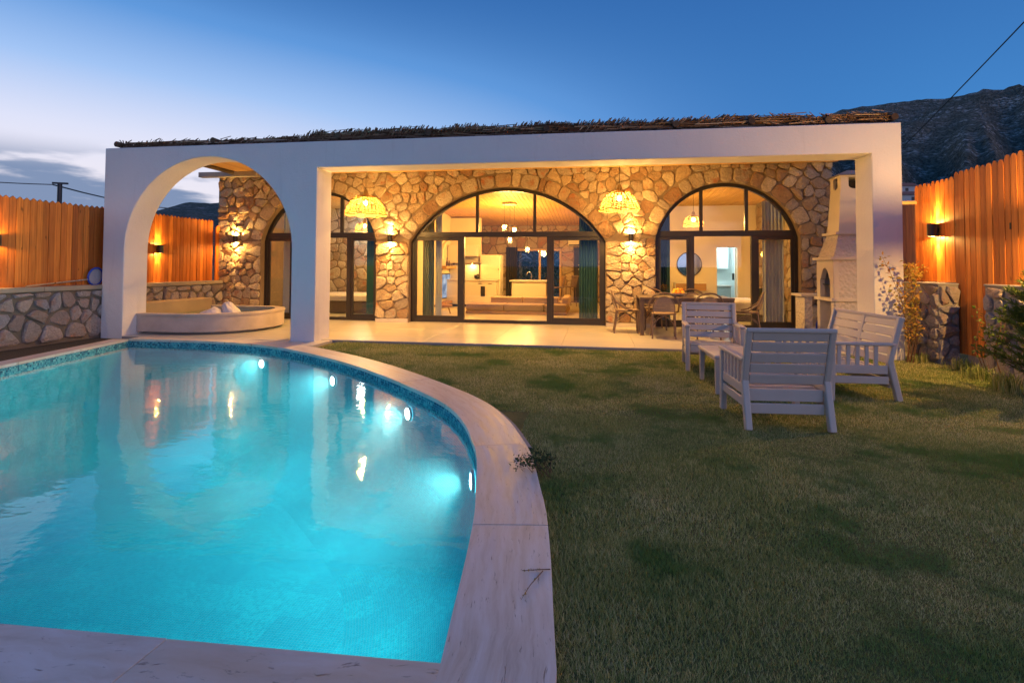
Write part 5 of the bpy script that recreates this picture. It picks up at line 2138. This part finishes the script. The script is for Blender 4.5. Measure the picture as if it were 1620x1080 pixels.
def cushion(label, c, sx, sy, sz, mat, rz, tilt=.3):
    b = MB()
    N = 9
    for s in (1, -1):
        o = len(b.v)
        for i in range(N):
            for j in range(N):
                u, v = i / (N - 1) * 2 - 1, j / (N - 1) * 2 - 1
                bl_ = (1 - abs(u) ** 3) ** .5 * (1 - abs(v) ** 3) ** .5
                pin = 1 - .08 * (u * u * v * v)
                b.v.append((u * sx / 2 * pin, s * sy / 2 * bl_, v * sz / 2 * pin))
        for i in range(N - 1):
            for j in range(N - 1):
                q = (o + i * N + j, o + (i + 1) * N + j, o + (i + 1) * N + j + 1, o + i * N + j + 1)
                b.f.append(q if s < 0 else q[::-1])
    rot = Matrix.Rotation(rz, 3, 'Z') @ Matrix.Rotation(tilt, 3, 'X')
    b.v = [tuple(rot @ Vector(p) + Vector(c)) for p in b.v]
    o = b.obj('cushion', mat, smooth=True)
    return tag(o, label, 'cushion', 'cushions on the bed')


cushion('dark green cushion on the bed in the right bedroom', (4.02, 13.95, .63), .42, .14, .36, 'pillow_green', R(28))
cushion('cream cushion beside the dark green one on the bed', (4.28, 14.05, .66), .42, .16, .42, 'pillow_cream', R(15))
cushion('green cushion half hidden behind the door frame on the bed', (4.40, 13.8, .60), .30, .14, .30, 'pillow_green', R(60))
bs = thing('bathroom_cabinet', 'bathroom wall cabinets and grey vanity seen through the bedroom doorway', 'cabinet', (3.8, 17.9, 0))
MB().box(3.55, 4.2, 17.7, 18.19, .005, .70).obj('vanity', 'bathroom_grey', bs, bevel=.004)
MB().box(3.53, 4.22, 17.66, 18.19, .70, .74).obj('vanity_top', 'ceramic', bs, bevel=.004)
MB().box(3.56, 3.84, 17.85, 18.19, 1.25, 2.0).obj('wall_unit', 'bathroom_white', bs, bevel=.004)
MB().box(3.86, 4.16, 17.85, 18.19, 1.25, 2.0).obj('wall_unit', 'bathroom_white', bs, bevel=.004)
dr = thing('bathroom_door', 'white bathroom door standing open with a dark handle', 'door', (3.95, 16.2, 0))
MB().hexa([(3.95, 16.17, .01), (3.98, 16.17, .01), (4.16, 17.0, .01), (4.13, 17.0, .01)], [(3.95, 16.17, 1.85), (3.98, 16.17, 1.85), (4.16, 17.0, 1.85), (4.13, 17.0, 1.85)]).obj('door_leaf', 'bathroom_white', dr)
MB().box(4.03, 4.10, 16.82, 16.86, .92, 1.12).obj('handle', 'hinge_black', dr)
sc_ = thing('wicker_sconce', 'small woven wall lamp on the stone wall of the right bedroom', 'lamp', (4.42, 14.9, 1.62))
MB().lathe([(.06, .07), (.10, 0), (.06, -.07)], 14, (4.38, 14.9, 1.64)).obj('shade', 'wicker', sc_, smooth=True)
MB().bar((4.49, 14.9, 1.64), (4.38, 14.9, 1.64), .02, .02).obj('arm', 'bronze_frame', sc_)
point_light('sconce_light', (4.36, 14.9, 1.63), 30, sc_, WARM, .03)
wl_ = thing('bottle', 'dark bottle on the bathroom vanity', 'bottle', (3.62, 17.75, .74))
MB().lathe([(.001, .742), (.03, .742), (.03, .86), (.012, .9), (.012, .95), (.001, .95)], 10, (3.62, 17.75, 0)).obj('bottle_body', 'black_metal', wl_, smooth=True)

# bedroom on the left
wicker_dome('wicker_pendant', 'small wicker pendant lamp inside the left bedroom', (-6.26, 14.0, 2.24), .26, .24, 150, ZC(14.0), 'wicker pendants in the bedrooms', 30, 9, waist=.1)
b2 = thing('bed', 'bed with pale linen and dark base inside the left bedroom', 'bed', (-6.8, 14.4, 0))
MB().box(-7.9, -5.85, 13.9, 15.5, .005, .36).obj('bed_base', 'bed_base', b2, bevel=.01)
MB().box(-7.9, -5.75, 13.75, 15.52, .34, .50).obj('mattress_cover', 'bed_linen', b2, bevel=.05, seg=3)
d2 = thing('bedroom_door', 'left bedroom door with dark handle, cool bathroom light put into its pale blue colour', 'door', (-6.9, 15.85, 0))
MB().box(-7.16, -6.62, 15.86, 15.895, .01, 1.98).obj('door_leaf', 'bathroom_white', d2, bevel=.004)  # pale cool tint stands in for light from an open bathroom
MB().box(-6.74, -6.70, 15.83, 15.858, .9, 1.1).obj('handle', 'hinge_black', d2)
point_light('door_fill_light', (-6.9, 15.3, 2.3), 18, d2, (.75, .95, 1.), .1)  # added lamp without a fitting, casts cool bathroom light on the door

# garden behind the rear window
hedge = MB()
for k in range(2600):
    p = Vector((random.uniform(-4.5, .5), 22.6 + random.uniform(-.35, .35), random.uniform(.2, 1.5)))
    a = Vector((random.gauss(0, 1), random.gauss(0, 1), random.gauss(0, 1))).normalized() * .05
    c_ = a.orthogonal().normalized() * .03
    hedge.add([p - a, p + c_, p + a, p - c_], [(0, 1, 2, 3)])
hd_ = thing('hedge', 'dark hedge outside the rear window', 'hedge', (-2, 22.6, 0))
ho = hedge.obj('foliage', 'leaf_dark', hd_, normals=False)
MB().tube([(-2, 22.6, -.05), (-2, 22.6, .9)], .05, 6).obj('stem', 'stem_brown', hd_)

# ================================================================== PLANTS
def leaf(b, p, d, n, L, w):
    d = d.normalized()
    s = d.cross(n)
    s = s.normalized() * w if s.length > 1e-4 else d.orthogonal().normalized() * w
    nn = s.cross(d).normalized() * w * .35
    m_ = p + d * L * .45
    b.add([p, m_ + s + nn, p + d * L, m_ - s + nn], [(0, 1, 2), (0, 2, 3)])


def rv(s=1.):
    return Vector((random.gauss(0, s), random.gauss(0, s), random.gauss(0, s)))


def leafy(name, label, cat, base, canes, mat, L=(.03, .06), per=26, spread=.07, stem_r=.006, group=None, leaf_from=.25):
    """canes: list of point lists; leaves scattered along each"""
    t = thing(name, label, cat, base, group)
    sb, lb = MB(), MB()
    for cpts in canes:
        P = [Vector(p) for p in cpts]
        sb.tube(P, [stem_r * (1 - .7 * k / (len(P) - 1)) for k in range(len(P))], 5)
        for k in range(per):
            u = leaf_from + (1 - leaf_from) * random.random()
            s = u * (len(P) - 1)
            i = min(int(s), len(P) - 2)
            p = P[i].lerp(P[i + 1], s - i)
            d = (rv() + Vector((0, 0, .3))).normalized()
            leaf(lb, p + d * random.uniform(0, spread), d + rv(.4), rv() + Vector((0, 0, 1)), random.uniform(*L), random.uniform(*L) * .32)
    sb.obj('stems', 'stem_brown', t, smooth=True)
    lb.obj('leaves', mat, t, normals=False)
    return t


random.seed(11)
canes = []
for (tx, ty, tz) in ((4.10, 8.50, 1.46), (4.36, 8.42, 1.46), (4.42, 8.45, 1.30), (4.30, 8.40, 1.05), (4.46, 8.44, .95), (4.24, 8.48, .90), (4.52, 8.5, 1.38), (4.40, 8.38, .75)):
    b0 = Vector((4.44 + random.uniform(-.05, .05), 8.50 + random.uniform(-.03, .03), -.05))
    e0 = Vector((tx, ty, tz))
    m0 = b0.lerp(e0, .5) + Vector((.07, -.02, .12))
    canes.append([b0, b0.lerp(m0, .5) + Vector((.02, 0, .02)), m0, m0.lerp(e0, .55) + Vector((0, 0, .04)), e0])
leafy('rose_bush', 'thin rose bush with reddish yellow leaves climbing by the right white pillar', 'bush', (4.44, 8.5, -.05), canes, 'leaf_rose', (.04, .075), 46, .06)
canes = []
for k in range(14):
    b0 = Vector((4.86 + random.uniform(-.06, .1), 9.2 + random.uniform(-.25, .25), 1.09))
    e0 = b0 + Vector((random.uniform(-.12, .12), random.uniform(-.3, .15), random.uniform(.05, .26)))
    canes.append([b0, b0.lerp(e0, .5) + Vector((0, 0, .05)), e0])
leafy('creeper', 'small yellow green creeper on top of the stone pier beside the white pillar', 'plant', (4.86, 9.2, 1.09), canes, 'leaf_rose', (.03, .055), 22, .05)
canes = []
for k in range(7):
    b0 = Vector((4.84 + random.uniform(-.02, .02), 7.2 + random.uniform(-.35, .45), -.05))
    e0 = b0 + Vector((-.03, random.uniform(-.15, .15), random.uniform(.5, 1.0)))
    canes.append([b0, b0.lerp(e0, .4) + Vector((-.06, .04, 0)), b0.lerp(e0, .75) + Vector((-.03, -.05, 0)), e0])
leafy('climber', 'light green climber hanging over the right stone pier', 'plant', (4.86, 7.3, -.05), canes, 'needle', (.035, .07), 34, .05)
canes = []
for k in range(16):
    b0 = Vector((-.33 + random.uniform(-.05, .06), 3.50 + random.uniform(-.08, .08), -.04))
    e0 = b0 + Vector((random.uniform(-.26, .05), random.uniform(-.14, .1), random.uniform(.05, .12)))
    canes.append([b0, b0.lerp(e0, .5) + Vector((0, 0, .06)), e0])
leafy('creeping_weed', 'dark leafy weed creeping over the pool coping from the lawn', 'plant', (-.33, 3.5, -.05), canes, 'leaf_dark', (.014, .028), 22, .022, .002)
tw = [[Vector((-.19, 2.35, .004)), Vector((-.26, 2.33, .006)), Vector((-.31, 2.32, .004))], [Vector((-.22, 2.33, .005)), Vector((-.26, 2.22, .006)), Vector((-.285, 2.12, .004))]]
leafy('dry_twig', 'dry brown twig lying on the near pool coping', 'twig', (-.25, 2.3, 0), tw, 'leaf_rose', (.006, .012), 16, .006, .0025)

# conifer at the right edge
random.seed(17)
cf = thing('conifer', 'feathery yellow green conifer shrub at the right picture edge', 'shrub', (4.62, 6.35, -.05))
tr_, nb_ = MB(), MB()
C0 = Vector((4.62, 6.35, -.05))
tr_.tube([C0, C0 + Vector((.02, .03, .8)), C0 + Vector((.0, 0, 1.5))], [.03, .018, .004], 6)
for k in range(110):
    u = random.random() ** .8
    z = .12 + 1.35 * u
    ln = (.50 * (1 - u) ** .6 + .10) * random.uniform(.65, 1.15)
    a = random.uniform(0, 2 * PI)
    d = Vector((math.cos(a), math.sin(a), random.uniform(.35, .9))).normalized()
    p0 = C0 + Vector((0, 0, z * .85))
    tip = p0 + d * ln
    tr_.tube([p0, p0.lerp(tip, .5) + Vector((0, 0, -.02)), tip], [.006, .004, .002], 4)
    for q in range(150):
        s = random.uniform(.15, 1.05)
        p = p0 + d * ln * s
        dd = (d * 1.1 + rv(.55)).normalized()
        leaf(nb_, p, dd, rv(), random.uniform(.04, .085), .0042)
tr_.obj('trunk', 'stem_brown', cf, smooth=True)
nb_.obj('crown', 'needle', cf, normals=False)

# tufts of taller grass along the right piers
random.seed(23)


def tuft(label, x, y, h, n):
    b = MB()
    for k in range(n):
        p = Vector((x + random.gauss(0, .07), y + random.gauss(0, .07), LAWN_Z))
        a = random.uniform(0, 2 * PI)
        hh = h * random.uniform(.5, 1.1)
        o = Vector((math.cos(a), math.sin(a), 0)) * hh * random.uniform(.15, .6)
        s = Vector((-math.sin(a), math.cos(a), 0)) * .0045
        m1 = p + o * .3 + Vector((0, 0, hh * .6))
        b.add([p - s, p + s, m1 + s * .7, m1 - s * .7, p + o + Vector((0, 0, hh * .85))], [(0, 1, 2, 3), (3, 2, 4)])
    o = b.obj('grass_tuft', 'grass', normals=False)
    return tag(o, label, 'grass tuft', 'taller grass tufts')


tuft('tall grass tuft at the foot of the pier by the white pillar', 4.62, 8.6, .17, 120)
tuft('tall grass tuft between the two right piers', 4.85, 8.05, .20, 140)
tuft('tall grass tuft under the conifer at the right edge', 4.45, 6.7, .28, 220)
tuft('grass tuft in front of the right stone pier', 4.6, 7.4, .22, 160)

# ================================================================== LAWN
def in_coping(x, y):
    """distance test against the outer coping edge: True on the lawn side"""
    kx = np.array([p.x for p in kerb_out] + [-.10, -.08])
    ky = np.array([p.y for p in kerb_out] + [1.5, -2])
    o = np.argsort(ky)
    lim = np.interp(y, ky[o], kx[o])
    return x > lim - np.where(y < 3.9, .045, .0)


def blades(npts, x0, x1, y0, y1, hmin, hmax, wid, seed):
    r = np.random.default_rng(seed)
    x = r.uniform(x0, x1, npts)
    y = r.uniform(y0, y1, npts)
    keep = in_coping(x, y) & (y < 8.93 + .02 * np.sin(x * 7))
    keep &= ~((x < -4.4) & (y > 8.2))
    x, y = x[keep], y[keep]
    n = len(x)
    # patchy height
    h0 = 1.
    ph = np.sin(x * 2.1 + 1.3 * np.sin(y * 1.7)) * np.sin(y * 1.9 + 1.1 * np.sin(x * 2.3))
    h = r.uniform(hmin, hmax, n) * (1 + .32 * ph)
    clump = np.sin(x * 13 + 3 * np.sin(y * 5)) * np.sin(y * 11 + 3 * np.sin(x * 6))
    h *= 1 + .45 * np.clip(clump - .35, 0, 1)
    a = r.uniform(0, 2 * np.pi, n)
    lean = r.uniform(.2, 1.1, n) * h
    base = np.stack([x, y, np.full(n, LAWN_Z - .004)], 1)
    s = np.stack([-np.sin(a), np.cos(a), np.zeros(n)], 1) * (wid * r.uniform(.6, 1.2, n))[:, None]
    tip = base + np.stack([np.cos(a) * lean, np.sin(a) * lean, h], 1)
    V = np.empty((n, 3, 3))
    V[:, 0] = base - s
    V[:, 1] = base + s
    V[:, 2] = tip
    return V.reshape(-1, 3)


parts = [blades(260000, -.3, 2.6, .9, 2.8, .010, .028, .0019, 1),
         blades(280000, -.6, 4.9, 2.8, 5.0, .011, .029, .0026, 2),
         blades(230000, -3.6, 4.95, 5.0, 7.2, .012, .032, .0036, 3),
         blades(140000, -4.7, 4.95, 7.2, 9.0, .014, .036, .0046, 4)]
V = np.concatenate(parts)
nt = len(V) // 3
me = bpy.data.meshes.new('lawn_grass')
me.vertices.add(len(V))
me.vertices.foreach_set('co', V.ravel())
me.loops.add(len(V))
me.loops.foreach_set('vertex_index', np.arange(len(V), dtype=np.int32))
me.polygons.add(nt)
me.polygons.foreach_set('loop_start', np.arange(0, len(V), 3, dtype=np.int32))
me.update(calc_edges=True)
me.materials.append(M('grass'))
lo_ = bpy.data.objects.new('lawn_grass', me)
COL.objects.link(lo_)
tag(lo_, 'short patchy green lawn grass between the pool and the patio', 'grass', kind='stuff')
print('blades', nt)
